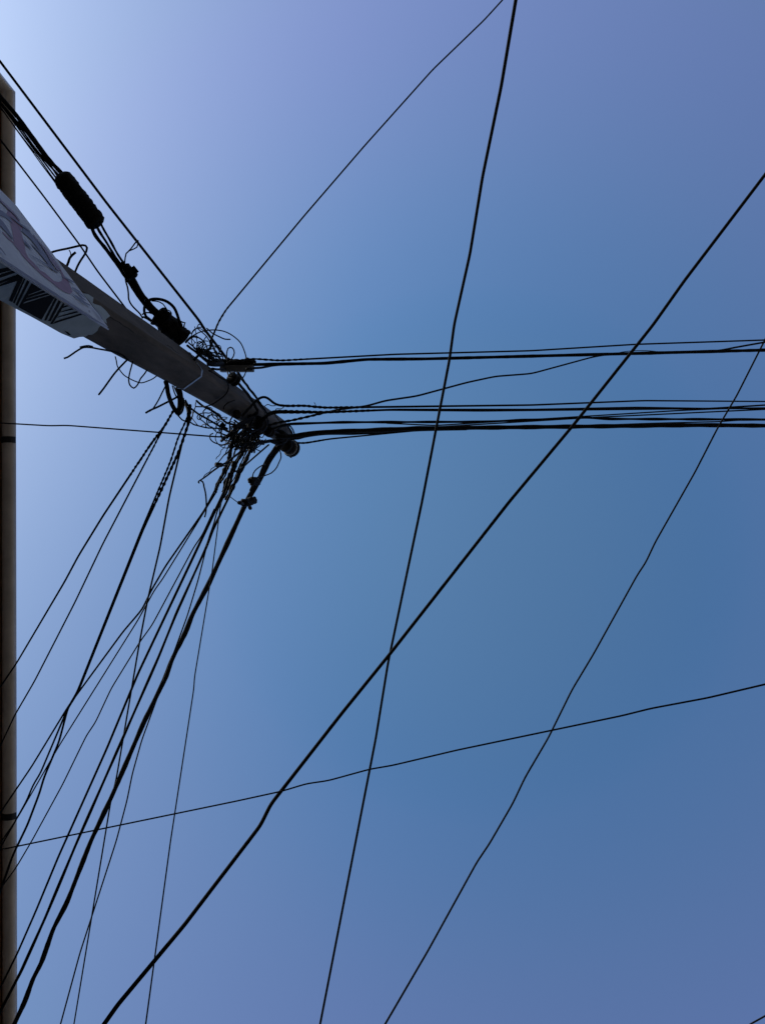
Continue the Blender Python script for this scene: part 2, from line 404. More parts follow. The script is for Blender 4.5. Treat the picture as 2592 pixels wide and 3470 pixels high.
def prism(pts, z0, z1):
    bm = bmesh.new(); a = [bm.verts.new(V((p.x,p.y,z0))) for p in pts]; b = [bm.verts.new(V((p.x,p.y,z1))) for p in pts]
    bm.faces.new(a); bm.faces.new(b)
    for k in range(len(a)): j = (k+1)%len(a); bm.faces.new((a[k],a[j],b[j],b[k]))
    bmesh.ops.recalc_face_normals(bm, faces=bm.faces[:]); return bm
def plan(off, near=0.):
    c = corner(off); a = c+gd*(13-off); b = c+cd*(8-off)
    return [a, c, b, V((-13+off, b.y, 0)), V((-13+off, a.y, 0))]
obj('wall', prism(plan(.42), -.2, GZ-.075), M_WALL, house)
obj('soffit', prism(plan(.105), GZ-.07, GZ-.01), M_SOFFIT, house)
pl = plan(.06); bm = bmesh.new()
a = [bm.verts.new(V((p.x,p.y,GZ+.0))) for p in pl]; b = [bm.verts.new(V((p.x,p.y,GZ+.05))) for p in pl]
mid = sum((p for p in pl), V((0,0,0)))/5
t = bm.verts.new(V((mid.x-1, mid.y, GZ+1.9)))
bm.faces.new(a[::-1])
for k in range(5): j = (k+1)%5; bm.faces.new((a[k],a[j],b[j],b[k])); bm.faces.new((b[k],b[j],t))
bmesh.ops.recalc_face_normals(bm, faces=bm.faces[:])
obj('roof', bm, M_ROOF, house)
# gutter: half-round trough, mitred at the corner
prof = []
for k in range(25):
    th = math.pi*k/24; prof.append((r_g-r_g*math.cos(th), -r_g*1.0*math.sin(th)))     # (inward offset, height)
prof += [(2*r_g-.003, .035), (2*r_g-.006, .035)]
prof += [(r_g-(r_g-.004)*math.cos(math.pi*k/12), -(r_g-.004)*math.sin(math.pi*k/12)) for k in range(12,-1,-1)]
prof += [(.006,.008),(-.002,.008)]
def sweep(stations):
    bm = bmesh.new(); RG = [[bm.verts.new(f(o)+V((0,0,h))) for o, h in prof] for f in stations]; n = len(prof)
    for A, B in zip(RG, RG[1:]):
        for k in range(n): bm.faces.new((A[k], A[(k+1)%n], B[(k+1)%n], B[k]))
    for r in (RG[0][::-1], RG[-1]): bm.faces.new(r)
    bmesh.ops.recalc_face_normals(bm, faces=bm.faces[:]); return bm
st = [(lambda o, s=s: corner(o)+gd*s) for s in (13, 10, 7, 5, 3, 1.5)] + [lambda o: corner(o)] + [(lambda o, s=s: corner(o)+cd*s) for s in (2, 5, 8)]
gut = obj('gutter', sweep(st), M_GUTTER, house, False)
def ring(s, w, grow, m, name):
    bm = bmesh.new(); RG = []
    for ds in (-w/2, w/2):
        RG.append([bm.verts.new(g0+nin*(r_g-(r_g+grow)*math.cos(math.pi*k/12))+gd*(s+ds)+V((0,0,-(r_g+grow)*math.sin(math.pi*k/12)))) for k in range(13)] +
                  [bm.verts.new(g0+nin*(r_g-(r_g-.001)*math.cos(math.pi*k/12))+gd*(s+ds)+V((0,0,-(r_g-.001)*math.sin(math.pi*k/12)))) for k in range(12,-1,-1)])
    n = 26
    for k in range(n): bm.faces.new((RG[0][k], RG[0][(k+1)%n], RG[1][(k+1)%n], RG[1][k]))
    bm.faces.new(RG[0][::-1]); bm.faces.new(RG[1]); bmesh.ops.recalc_face_normals(bm, faces=bm.faces[:])
    return obj(name, bm, m, gut)
def sy(y): return (at_z(54, y, ZG)-g0).dot(gd)
for y in (577, 1205, 1529, 1850, 2485, 2800, 3110, 3425): ring(sy(y), .012, .0022, M_GUTTER, 'joint_collar')
for y in (1491, 2763, 4030): ring(sy(y), .048, .005, M_STRAP, 'strap')
for k in range(3):
    c = corner(.42)+gd*(2.6+3.6*k); R3 = Matrix((( gd.x, nin.x, 0),(gd.y, nin.y, 0),(0,0,1)))
    w = obj('window', box_bm(c.x, c.y, 5.6, 1.4, .10, 1.3, rot=R3), M_FRAME, house)
    q = c - nin*.056; obj('pane', box_bm(q.x, q.y, 5.6, 1.24, .012, 1.14, rot=R3), M_GLASS, w)
    q = c - nin*.09; obj('sill', box_bm(q.x, q.y, 4.92, 1.55, .18, .05, rot=R3), M_FRAME, w)
def shade_house(x0, x1, y0, y1, h, label, face):  # unseen house, added to block sky light and shade the street
    e = tag(empty('house', ((x0+x1)/2, (y0+y1)/2, 0)), label, 'house')
    P4 = lambda o: [V((x0+o,y0+o,0)), V((x1-o,y0+o,0)), V((x1-o,y1-o,0)), V((x0+o,y1-o,0))]
    obj('wall', prism(P4(0), -.2, h), M_WALL2, e)
    bm = bmesh.new(); A = [bm.verts.new(p+V((0,0,h+.004))) for p in P4(-.15)]; t1 = V(((x0+x1)/2,(y0+y1)/2,h+1.2)); t = bm.verts.new(t1)
    bm.faces.new(A[::-1])
    for k in range(4): bm.faces.new((A[k], A[(k+1)%4], t))
    obj('roof', bm, M_ROOF, e)
    for fl in (2.2, 5.2, 8.2):
        for k in range(3):
            if face == 'x': c = V((x0, y0+(y1-y0)*(k+.5)/3, fl)); s = (.10,1.3,1.4); n = V((-1,0,0))
            elif face == 'Y': c = V((x0+(x1-x0)*(k+.5)/3, y1, fl)); s = (1.3,.10,1.4); n = V((0,1,0))
            else: c = V((x0+(x1-x0)*(k+.5)/3, y0, fl)); s = (1.3,.10,1.4); n = V((0,-1,0))
            w = obj('window', box_bm(*c, *s), M_FRAME, e); q = c+n*.056
            obj('pane', box_bm(*q, *(.012 if v < .2 else v-.16 for v in s)), M_GLASS, w)
shade_house(4.6, 12, -8.8, -2.2, 12.4, 'unseen grey house added across the street to shade the pole, nearer the upper cable span', 'x')
shade_house(4.6, 12, -2.0, 7.8, 12.6, 'unseen grey house added across the street for shade, under the middle cable span', 'x')
shade_house(-13, 4.4, 8.4, 15, 11.8, 'unseen grey house added beyond the drop wires to shade the street', 'y')
shade_house(-1.5, 12, -16, -9.2, 11.6, 'unseen grey house added for shade at the head of the street, where the topmost thin wire runs', 'Y')
a = corner(-.25)
bm = prism([a+gd*13, a, a+cd*8, V((-13,(a+cd*8).y,0)), V((-13,(a+gd*13).y,0))], .004, .13)
tag(obj('pavement', bm, M_PAVE), kind='structure')
# ------------------------------------------------------------------ long wires crossing the sky
GS = 'cables strung across the open sky'
wire('telephone_wire', 'thin wire rising from the pole tangle to the top edge, kinked at its lower end', 'wire',
  'A 1490,0 1390,110 1240,250 1100,390 950,555 830,690 720,815 560,1005 480,1100 380,1210 250,1370 160,1475 60,1590 0,1660 Q3 1480,540 1440,590 1350,690 1335,735 1310,770 1280,800 1270,860 1230,950 1195,1020',
  (4.6,6), Z(7.4), D(2.2), GS, 's18', tw=(.9,1.), pitch=16)
wire('power_cable', 'thick black cable running top to bottom, nearly upright, right of the pole', 'cable',
  'B 256,0 240,95 228,190 208,290 190,380 175,480 150,610 130,715 100,850 70,990 60,1050 45,1150 20,1290 0,1420 A 1280,1540 1250,1680 1220,1817 C 1095,110 1080,240 1040,450 1000,650 960,870 E 960,0 930,180 890,400 840,650 800,850 750,1090 715,1240 690,1370 650,1540 600,1850 565,2065 G 1140,280 1080,580 1030,850 980,1110 930,1370 870,1700 795,2065',
  (11,7), Z(6.2), Z(8.6), GS, 's16 e16')
wire('power_cable', 'thickest lone diagonal cable from the right edge down to the bottom, bent low down', 'cable',
  'B 1652,975 1520,1150 1380,1330 1200,1570 1025,1817 D 720,180 590,350 430,550 320,690 180,850 30,1032 E 1500,410 1340,610 1180,820 1000,1040 840,1250 670,1470 500,1680 330,1890 G 700,210 525,435 450,528 428,560 411,600 397,640 378,675 350,712 250,840 120,1010 Q8 1380,690 1160,960 1000,1150 880,1290 780,1432',
  (10,13.5), Z(7.9), Z(5.6), GS, 's16 e14')
wire('telephone_wire', 'thin slightly wavy wire slanting steeply down the far right of the sky', 'wire',
  'D 1652,100 1600,210 1520,360 1450,500 1400,590 1320,720 1240,870 1160,1032 F 1180,165 1060,380 970,540 880,700 850,760 815,840 790,880 760,920 680,1060 590,1220 510,1360 450,1480 370,1610 300,1730 220,1890 135,2065 H 690,150 640,240 575,340 545,400 490,520 410,650 350,760 325,805 265,890 240,930 190,1030 90,1210 0,1365 G 1550,1550 1440,1740 1330,1920 1250,2065',
  (5.6,6.6), Z(8.3), Z(6.4), GS, 's16 e16')
wire('telephone_wire', 'thin gently rippled wire rising from the gutter at lower left to the right edge', 'wire',
  'F 1652,1690 1450,1735 1250,1785 1000,1833 850,1860 650,1910 450,1950 170,2010 0,2042 H 550,55 330,100 100,148 0,172 G 1450,215 1390,235 1300,255 1140,282 1000,320 850,362 800,368 750,372 700,383 640,400 530,435 450,452 380,462 300,485 200,507 80,528 0,547 Q7 1310,1225 1000,1290 800,1335 500,1395 Q8 220,90 100,118 20,128',
  (6.5,4.6), Z(6.4), Z(5.6), GS, 's16 eh')
wire('telephone_wire', 'short piece of thin wire cutting the bottom right corner of the sky', 'wire', '2700,3380 2592,3442 2542,3470 2440,3533', 5, Z(9), Z(9), GS, 's10 e10')
# ------------------------------------------------------------------ span leaving the pole to the right, upper group
GU = 'upper cable span going right from the pole'
wire('telephone_wire', 'thin top wire of the upper span going right, just above the thick cable', 'wire',
  'Q4 560,590 620,575 700,560 770,552 830,545 910,545 960,556 1050,565 1150,568 1400,558 1651,545 C 400,225 700,208 1080,200 1652,183 D 380,157 750,138 1200,118 1652,108', (6.5,5.2), D(2.2), Z(8.0), GU, 'e18', tw=(0,.16), pitch=20)
wire('power_cable', 'thick black cable of the upper span going right from the grey splice box', 'cable',
  'Q4 860,612 950,612 1040,618 1160,615 1300,605 1480,602 1651,598 C 100,278 200,275 300,266 400,252 500,243 700,243 900,240 1080,233 1300,226 1652,218 D 200,213 450,210 700,202 950,195 1200,188 1652,178', (11.5,10.5), D(2.25), Z(7.9), GU, 'e18', lump=.12, wob=(.10,210))
wire('power_cable', 'short lower strand joining the thick upper cable right of the grey splice box', 'cable',
  'Q4 780,660 860,652 940,648 1000,638 1060,626 1150,618 1300,608 1500,601', (9,4), D(2.22), D(2.26), GU)
wire('telephone_wire', 'fine tie wire spiralled over the thick upper cable where the two diagonals cross', 'wire',
  'D 480,216 580,208 650,192 740,183 850,184 950,196 1050,196 1150,197 1230,199 1310,192 1400,185', 2.6, Z(7.85), Z(7.85), GU)
wire('telephone_wire', 'thin branch splitting upward off the thick upper cable at the right edge', 'wire',
  'D 1180,189 1330,180 1450,158 1550,140 1652,122', 6, Z(7.8), Z(7.6), GU, 'e16')
wire('telephone_wire', 'lone thin wire climbing from the middle span across to the upper thick cable', 'wire',
  'L 400,960 500,920 600,890 720,855 820,832 870,845 920,840 970,815 1150,785 1300,748 1400,720 1500,690 C 60,650 150,630 210,620 260,606 300,595 345,592 400,585 500,570 560,558 600,545 630,532 660,527 700,525 780,515 850,500 900,485 1030,450 1200,405 1300,382 1400,362 1450,356 1500,353 1600,348 1652,343 D 50,333 100,320 220,285 350,255 450,225 560,208 700,200 900,190', (8,4.6), D(2.02), Z(7.85), 'middle cable span going right from the pole', tw=(0,.17), pitch=22)
# middle group
GM = 'middle cable span going right from the pole'
wire('telephone_wire', 'topmost thin wire of the middle span, looping up over the pole before going right', 'wire',
  'Q4 725,1195 790,1130 850,1060 900,1000 960,958 1000,956 1025,975 1050,1020 1085,1058 1110,1068 1220,1075 1300,1078 1380,1068 1440,1075 1500,1080 1651,1095 C 140,573 200,580 400,580 600,575 1000,572 1652,563 D 420,545 600,536 800,532 1200,535 1652,538', (9,4.4), D(1.98), Z(8.6), GM, 'e18', tw=(.09,.26), pitch=18)
wire('telephone_wire', 'twisted double wire of the middle span leaving the pole edge side by side', 'wire',
  'Q4 945,1240 1000,1180 1040,1135 1100,1130 1200,1130 1300,1135 1380,1140 1500,1138 1651,1145 C 220,608 400,603 600,598 700,595 1000,600 1652,595 D 250,590 500,587 750,580 1000,582 1250,588 1330,582 1400,575 1652,563', (8.5,5.5), D(2.0), Z(8.6), GM, 'e18', tw=(.03,.24), pitch=20)
wire('telephone_wire', 'lower companion of the twisted double wire in the middle span', 'wire',
  'Q4 960,1215 1020,1172 1080,1152 1150,1150 1300,1152 1450,1150 1651,1150 C 150,612 300,608 450,606 650,598 900,602 1300,604 1652,598 D 400,596 800,594 1000,592 1200,590 1400,588 1652,583', (6.5,5), D(2.0), Z(8.65), GM, 'e18', tw=(.03,.2), pitch=22)
wire('power_cable', 'medium wavy cable in the middle span, just above the thickest bottom cable', 'cable',
  'L 520,1022 610,988 700,958 800,925 860,905 1000,902 1300,900 1652,896 C 150,690 250,687 330,683 400,682 480,684 600,687 700,681 800,680 950,683 1100,681 1300,680 1500,674 1652,670 D 200,660 400,650 550,660 700,661 850,663 1000,660 1200,662 1400,662 1652,664', (9,8.5), D(2.0), Z(8.5), GM, 'e18', wob=(.28,150))
wire('telephone_wire', 'thin wire peeling up off the wavy cable towards the right edge, upper one of two', 'wire',
  'C 640,690 980,706 1150,697 1300,686 1450,674 1652,664 D 200,655 330,646 500,633 650,625 750,618 900,609 1050,601 1350,588 1500,590 1652,588', 4.8, Z(8.5), Z(8.5), GM, 'e18')
wire('telephone_wire', 'thin wire peeling up off the wavy cable towards the right edge, lower one of two', 'wire',
  'C 900,722 1200,707 1400,692 1500,685 1652,678 D 150,668 330,658 460,649 700,640 1000,628 1200,616 1380,605 1500,598 1652,593', 4.8, Z(8.5), Z(8.5), GM, 'e18')
wire('power_cable', 'thickest bottom cable of the span going right, two strands twisted together', 'cable',
  'L 640,1170 760,1195 900,1190 1050,1175 1200,1150 1400,1125 1652,1085 C 60,775 100,765 200,750 300,748 400,745 450,738 500,737 600,738 700,732 850,726 1000,726 1150,726 1300,722 1500,720 1652,720 D 180,716 300,717 450,712 700,709 1000,708 1200,703 1400,704 1652,707', (17,13.5), D(2.02), Z(8.4), GM, 'e18', wob=(.16,125), lump=.06)
wire('power_cable', 'slimmer strand hugging the underside of the thickest bottom cable by the pole', 'cable',
  'L 880,1265 1000,1235 1130,1225 1260,1190 1400,1165 C 60,785 120,775 200,766 300,764 400,765 500,761 600,760 700,752 850,742 1000,738 1200,735', (9,5), D(2.02), Z(8.35), GM)
wire('telephone_wire', 'lowest thin wire of the span, curling from the pole top up into the bottom cable', 'wire',
  'L 1000,1315 1080,1325 1160,1340 1250,1340 1330,1328 1430,1318 1500,1300 1652,1272 C 130,823 160,815 200,806 240,800 320,794 400,788 500,779 600,770 750,750 850,742 950,737 1100,733 1300,728 1500,724', (6.5,4), D(2.0), Z(8.35), GM, tw=(0,.16), pitch=14)
wire('telephone_wire', 'thin strand leaving the thickest bottom cable near the right edge', 'wire', 'D 600,700 850,691 1000,687 1200,682 1340,678 1450,670 1652,668', 4.5, Z(8.4), Z(8.4), GM, 'e18')
wire('telephone_wire', 'short frayed wire end sticking up from the topmost middle span wire', 'wire', 'L 1485,420 1505,450 1520,485 1510,515', 2.6, Z(8.5), Z(8.5))
wire('telephone_wire', 'fine squiggle of tie wire on the pole edge, left of the topmost middle span wire', 'wire', 'L 380,510 400,490 440,466 480,472 520,494 570,498 620,490', 3, D(2.05), D(2.02))
wire('telephone_wire', 'fine squiggle of tie wire linking two twisted wires of the middle span', 'wire', 'L 620,600 640,565 690,562 740,568 780,545 815,515', 3, D(2.02), D(2.02))
# ------------------------------------------------------------------ cables going up left over the house
GL = 'cables running up left past the house corner'
wire('telephone_wire', 'straight stout wire running from the top left edge down into the pole tangle', 'wire',
  'Q1 0,185 160,400 400,710 640,1030 800,1245 1000,1510 1200,1780 1500,2160 Q2 1651,870 Q3 460,0 750,370 1000,690 1090,800 K 430,100 500,180 570,265 640,365 720,470 800,560 880,670 940,755', (7.5,9.5), Z(5.5), D(2.25), GL, 's14')
wire('telephone_wire', 'thinner straight wire crossing the gutter and vanishing behind the pole', 'wire',
  'Q1 0,1055 20,1080 190,1310 500,1710 760,2070 Q2 310,0 500,230 700,500 890,750 960,860 1100,1060 1310,1335 1480,1560', (5.5,6), Z(5.2), Z(4.9), GL, 's14')
CL = 'thin cables feeding the black splice sleeve'
for nm, pth, ww, lb in (('cable', 'Q1 0,575 73,662 188,797 320,975 440,1140 560,1300 690,1440 760,1520', 13, 'thick uppermost cable entering the upper end of the black splice sleeve'),
  ('cable', 'Q1 0,625 40,690 250,960 420,1190 570,1370 660,1460 720,1540', 5.5, 'second cable from the top entering the black splice sleeve'),
  ('cable', 'Q1 0,640 130,790 300,990 450,1190 640,1460 700,1550', 6.5, 'middle cable of those entering the black splice sleeve'),
  ('cable', 'Q1 0,655 20,680 300,1062 500,1322 620,1480 680,1560', 5.5, 'fourth cable from the top entering the black splice sleeve'),
  ('cable', 'Q1 0,690 250,1032 430,1262 600,1500 660,1580', 4.2, 'next to lowest thin cable entering the black splice sleeve'),
  ('cable', 'Q1 0,705 40,750 190,958 330,1150 470,1345 600,1520 650,1590', 3.4, 'lowest, thinnest cable entering the black splice sleeve')):
    wire(nm, lb, 'cable', pth, ww, Z(5.3), Z(5.4), CL, 's14', lump=.15)
p0 = px('Q1 690,1478')[0]; p1 = px('Q1 1092,2015')[0]
tag(capsule('splice_sleeve', at_z(*p0, 5.4), at_z(*p1, 5.42), .064, .066, M_TAPE, amp=.17, fr=11, flat=.7), 'fat black taped splice sleeve on the cables above the painted board', 'cable splice')
CM = 'cables leaving the black splice sleeve towards the pole'
for pth, ww, lb in (('Q1 1020,1980 Q2 1040,590 1200,820 1330,1000 1450,1180 1560,1345 1651,1460 Q3 420,470 520,600 640,760', 12, 'lowest and thickest cable leaving the black splice sleeve'),
  ('Q1 1060,1980 Q2 1100,580 1200,740 1290,890 1400,1050 1500,1215 1620,1400 Q3 400,430 500,560 620,700 700,800', 8.5, 'middle cable leaving the black splice sleeve'),
  ('Q1 1110,1960 Q2 1150,560 1230,700 1330,880 1420,1010 1520,1160 1610,1320 Q3 370,370 450,480 540,600 640,700', 8, 'uppermost cable leaving the black splice sleeve'),
  ('Q2 1370,950 1440,1060 1520,1190 Q3 290,290 400,440 500,560 620,720', 13, 'cable filling the bundle between the two black lumps by the pole')):
    wire('cable', lb, 'cable', pth, ww, Z(5.42), Z(5.5), CM, lump=.2)
p0 = px('Q2 1400,985')[0]; p1 = px('Q2 1500,1130')[0]
tag(capsule('cable_tie', at_z(*p0, 5.4), at_z(*p1, 5.4), .028, .034, M_TAPE, amp=.2, fr=6, rings=12), 'small black tape lump where the sleeve cables are bound together', 'cable tie')
tag(obj('cable_tag', box_bm(0, 0, 0, .05, .075, .008, rot=Matrix.Rotation(.9, 3, 'Z')), M_TAPE), 'small black tag hanging off the bound cables', 'cable tag').location = at_z(*px('Q2 1480,1065')[0], 5.38)
wire('wire_loop', 'thin wire hooking from the stout straight wire down to the bound cables', 'wire', 'Q2 1545,705 1510,745 1470,800 1440,832 1415,855 1405,900 1398,975', 4.5, Z(5.45), Z(5.4))
wire('wire_loop', 'small teardrop loop hanging from the stout straight wire', 'wire', 'Q2 1550,710 1548,745 1535,785 1500,805 1450,825', 4, Z(5.45), Z(5.4))
wire('wire_loop', 'slack thin wire drooping from the bound cables to the pole edge', 'wire', 'Q2 1405,1110 1412,1170 1430,1230 1440,1300 1445,1370 1475,1430 1520,1480 1570,1530 1600,1580', 5.5, Z(5.4), Z(5.4))
# slack coils and black lump on the upper pole edge
wire('cable_coil', 'big round loop of thick cable over the black lump on the pole edge', 'cable coil', 'P 330,330 380,265 450,225 540,210 640,215 760,245 870,310 950,390 1000,480 1030,560 1055,640 1090,740 1120,820', 10, Z(5.5), Z(5.5))
wire('cable_coil', 'left side of the thick loop, doubling back down to the pole edge', 'cable coil', 'P 420,250 350,310 320,400 320,500 350,580 420,640 520,720 620,800', 9, Z(5.5), Z(5.55))
wire('wire_loop', 'thinner wire curving inside the big round cable loop', 'wire', 'P 480,255 560,258 650,278 720,320 770,385 810,445 870,470 905,520', 4, Z(5.5), Z(5.5))
wire('wire_loop', 'tiny ring of wire inside the big round cable loop', 'wire', 'P 620,480 660,440 710,408 760,405 795,430 800,470 760,505 700,515 650,505', 4.5, Z(5.5), Z(5.5))
wire('wire_loop', 'wire strand crossing under the big loop next to the concrete', 'wire', 'P 270,545 340,505 420,505 500,530 560,600 640,690', 5, Z(5.5), Z(5.55))
wire('wire_loop', 'wire strand lying along the pole edge below the black lump', 'wire', 'P 280,590 380,640 470,700 560,760 660,830', 6, Z(5.55), Z(5.6))
p0 = px('P 560,530')[0]; p1 = px('P 1215,1095')[0]
tag(capsule('splice_sleeve', at_z(*p0, 5.52), at_z(*p1, 5.62), .062, .060, M_TAPE, amp=.36, fr=7, rings=34, n=22), 'rough black lump of taped cable joints tight against the upper pole edge', 'cable splice')
p0 = px('P 700,700')[0]; p1 = px('P 1080,1090')[0]
tag(capsule('splice_sleeve', at_z(*p0, 5.5), at_z(*p1, 5.6), .052, .046, M_TAPE, amp=.34, fr=6, rings=24), 'second taped lump wedged between the rough black lump and the concrete', 'cable splice')
wire('wire_tail', 'spiky wire end sticking out of the rough black lump', 'wire', 'P 1090,690 1140,712 1195,722 1175,770 1170,830', 5, Z(5.58), Z(5.6))
# ------------------------------------------------------------------ tangle on the upper side of the pole
GT = 'loose wires tangled on the upper side of the pole'
for lb, pth, ww in (
  ('large thin arc looping from the black lump over to the grey splice box', 'K 190,400 250,355 320,305 450,243 530,225 620,212 750,213 900,243 1000,290 1080,345 1180,440 1250,580 1285,690 1300,760', 4.2),
  ('narrow upright wire loop standing above the grey splice box', 'K 940,770 930,700 930,650 938,600 955,555 1000,532 1040,550 1065,590 1072,640 1055,700 1020,755 985,790', 4.4),
  ('cut wire tail curving out to the right above the tangle', 'K 560,180 600,215 650,262 700,292 800,340 850,365 900,382 950,386 995,385', 4.6),
  ('oval wire ring in the middle of the upper tangle', 'K 440,105 405,108 385,150 370,180 310,230 275,300 272,400 285,460 320,540 380,600', 3.6),
  ('upper rim wire of the oval ring, near the stout straight wire', 'K 520,162 470,158 410,162 360,190 330,210', 3.4),
  ('wire slanting from the oval ring down past the twisted pair', 'K 385,180 430,220 480,262 560,335 600,400 640,470', 4),
  ('short curved wire at the right of the oval ring', 'K 360,340 410,355 460,388 520,450 555,510 565,590', 5.2),
  ('frayed hook of wire inside the oval ring', 'K 420,425 450,432 480,460 492,505 470,550 430,570 385,580', 4.6),
  ('fine twisted strand hanging inside the oval ring', 'K 335,150 350,230 362,300 372,380 382,450 390,510 402,565', 2.8),
  ('short cross wire right of the oval ring', 'K 552,330 520,375 500,410 492,500', 3.6),
  ('upper of the parallel wires along the pole edge below the oval ring', 'K 215,445 270,490 330,540 400,630', 5),
  ('lower of the parallel wires along the pole edge below the oval ring', 'K 195,500 270,560 350,615 430,695 520,750 600,810 660,850', 8),
  ('stubby black rod poking left over the concrete edge', 'K 310,775 360,730 420,668 480,640 560,600 620,550 640,500 620,420', 9),
  ('wire dropping steeply into the left end of the grey splice box', 'K 655,450 670,500 700,560 760,660 810,740 850,800', 4.6),
  ('second wire dropping beside it into the grey splice box', 'K 660,410 665,500 690,570 720,640 745,690 790,745 830,805', 4.6),
  ('short arched wire in the lower tangle', 'K 620,575 660,560 700,572 740,610 765,650', 3.6),
  ('level wire across the lower tangle', 'K 590,650 640,636 700,635 800,652 860,672 910,690', 4.4),
  ('slack wire sagging into the left end of the splice box', 'K 620,700 660,735 700,760 740,775 820,805', 4.4),
  ('short wire bridging to the foot of the narrow loop', 'K 735,712 800,705 850,698 905,690', 4),
  ('thick short wire against the lower tangle edge', 'K 520,580 550,640 580,700 620,800', 7),
  ('thick black wire hugging the concrete beside the lower tangle', 'K 440,690 480,730 520,765 600,830 640,870', 9),
  ('wire end curling under the rough black lump', 'K 130,240 190,260 230,250 270,265 230,285 205,330', 4.6),
  ('thick wire leaving the rough black lump to the right', 'K 170,440 210,395 260,345 320,330 380,345', 8),
  ('fine wavy scrap in the lower tangle', 'K 630,640 650,680 690,700 700,740 740,760', 2.6)):
    wire('loose_wire', lb, 'wire', pth, ww, D(2.16+random.uniform(-.05,.08)), D(2.18+random.uniform(-.05,.08)), GT)
for k in range(34):
    a = random.random(); x = 450+a*330+random.uniform(-60,60); y = 610+a*190+random.uniform(-60,60); th = random.choice((.7,.7,-.5,1.2))+random.uniform(-.3,.3); ln = random.uniform(60,150)
    pts = []
    for i in range(4):
        t = i/3-.5; q = (x+math.cos(th)*ln*t+random.uniform(-14,14), y+math.sin(th)*ln*t+random.uniform(-14,14)); z = ZR['K']; pts.append((z[0]+q[0]*z[2], z[1]+q[1]*z[2]))
    wire('loose_wire', 'short scrap of wire knotted in the tangle left of the grey splice box', 'wire', pts, random.choice((3.4,4.4,6,7.5)), D(2.14+random.uniform(-.03,.1)), D(2.16+random.uniform(-.03,.1)), GT)
rl = random.Random(5)
def arcs(n, x0, y0, x1, y1, spread, Dm, zr, r0, r1, lb, grp):
    for k in range(n):
        u = rl.random(); x = x0+(x1-x0)*u+rl.uniform(-spread, spread); y = y0+(y1-y0)*u+rl.uniform(-spread, spread)
        ra = rl.uniform(r0, r1); rb = ra*rl.uniform(.5, 1); a0 = rl.uniform(0, 6.28); sw = rl.uniform(2.2, 5.2); th = rl.uniform(0, 3.14); pts = []
        for i in range(9):
            a = a0+sw*i/8; cx, cy = ra*math.cos(a), rb*math.sin(a); z = ZR[zr]
            q = (x+cx*math.cos(th)-cy*math.sin(th)+rl.uniform(-6,6), y+cx*math.sin(th)+cy*math.cos(th)+rl.uniform(-6,6)); pts.append((z[0]+q[0]*z[2], z[1]+q[1]*z[2]))
        wire('wire_loop', lb, 'wire', pts, rl.choice((3,3.6,4.4)), D(Dm+rl.uniform(-.05,.1)), D(Dm+rl.uniform(-.05,.1)), grp, step=5)
arcs(9, 300, 380, 800, 700, 80, 2.17, 'K', 70, 170, 'open curl of thin wire among its likes in the upper tangle by the splice box', 'curls of wire in the upper tangle')
arcs(8, 800, 640, 1400, 980, 90, 2.08, 'M', 70, 200, 'open curl of thin wire among its likes between the steel band and the knot', 'curls of wire below the steel band')
arcs(14, 420, 700, 1050, 800, 210, 2.02, 'I', 100, 260, 'open curl of thin wire among its likes round the dense knot', 'curls of wire round the knot')
# grey splice box on the upper span
c0 = px('K 815,935')[0]; c1 = px('K 1432,930')[0]
q0 = at_z(*c0, 6.95); q1 = at_z(*c1, 6.95); ax = (q1-q0); Lb = ax.length; ax.normalize()
sb = tag(empty('splice_box', tuple((q0+q1)/2)), 'grey cable splice box slung under the upper span beside the pole', 'splice box')
rot = Matrix((ax, V((-ax.y, ax.x, 0)).normalized(), V((0,0,1)))).transposed()
mid = (q0+q1)/2
bm = box_bm(mid.x, mid.y, mid.z, Lb, .050, .05, rot=rot); bmesh.ops.bevel(bm, geom=bm.edges[:], offset=.006, segments=2)
obj('box_body', bm, M_GREYBOX, sb)
off = V((ax.y, -ax.x, 0)).normalized()
if off.y > 0: off = -off
t0 = q0 + off*.052 - ax*.07; t1 = q1 + off*.05 + ax*.018
capsule('box_lid', t0, t1, .031, .027, M_TAPE, sb, rings=40, amp=.34, fr=16, flat=.5)
for kx in (960, 1320):
    c = at_z(*px('K %d,785' % kx)[0], 6.95); capsule('clamp', c+V((0,-.01,-.03)), c+V((0,.02,.03)), .022, .018, M_TAPE, sb, rings=8, amp=.1)
wire('cable', 'thick cable stub entering the left end of the grey splice box from the pole', 'cable', 'K 600,840 680,850 760,850 860,845', 17, D(2.2), Z(6.95))
wire('cable', 'lower cable stub entering the left end of the grey splice box', 'cable', 'K 660,930 740,945 810,945 900,940', 8, D(2.18), Z(6.93))
for a in ('940,985 955,1030 970,1075', '985,990 1010,1025 1040,1065', '1080,985 1075,1030 1065,1075', '1125,985 1130,1030 1115,1080'):
    wire('hanger_wire', 'one of the short hangers joining the grey splice box to the round black insulator', 'wire', 'K '+a, 5, Z(6.93), D(2.12), 'hangers under the grey splice box')
wire('loose_wire', 'bent wire linking the splice box to the round black insulator', 'wire', 'K 1290,985 1262,1055 1225,1110 1190,1135 1150,1130', 4.4, Z(6.93), D(2.12), GT)
wire('cable', 'stout cable from the splice box running along the upper pole edge to the top', 'cable', 'K 1110,960 1150,1020 1220,1130 1265,1195 1310,1245 1340,1300 1410,1377 Q4 880,970 905,1005 930,1050 1000,1150 1020,1230 1015,1300', (10,6), Z(6.95), D(2.08), GT, lump=.2)
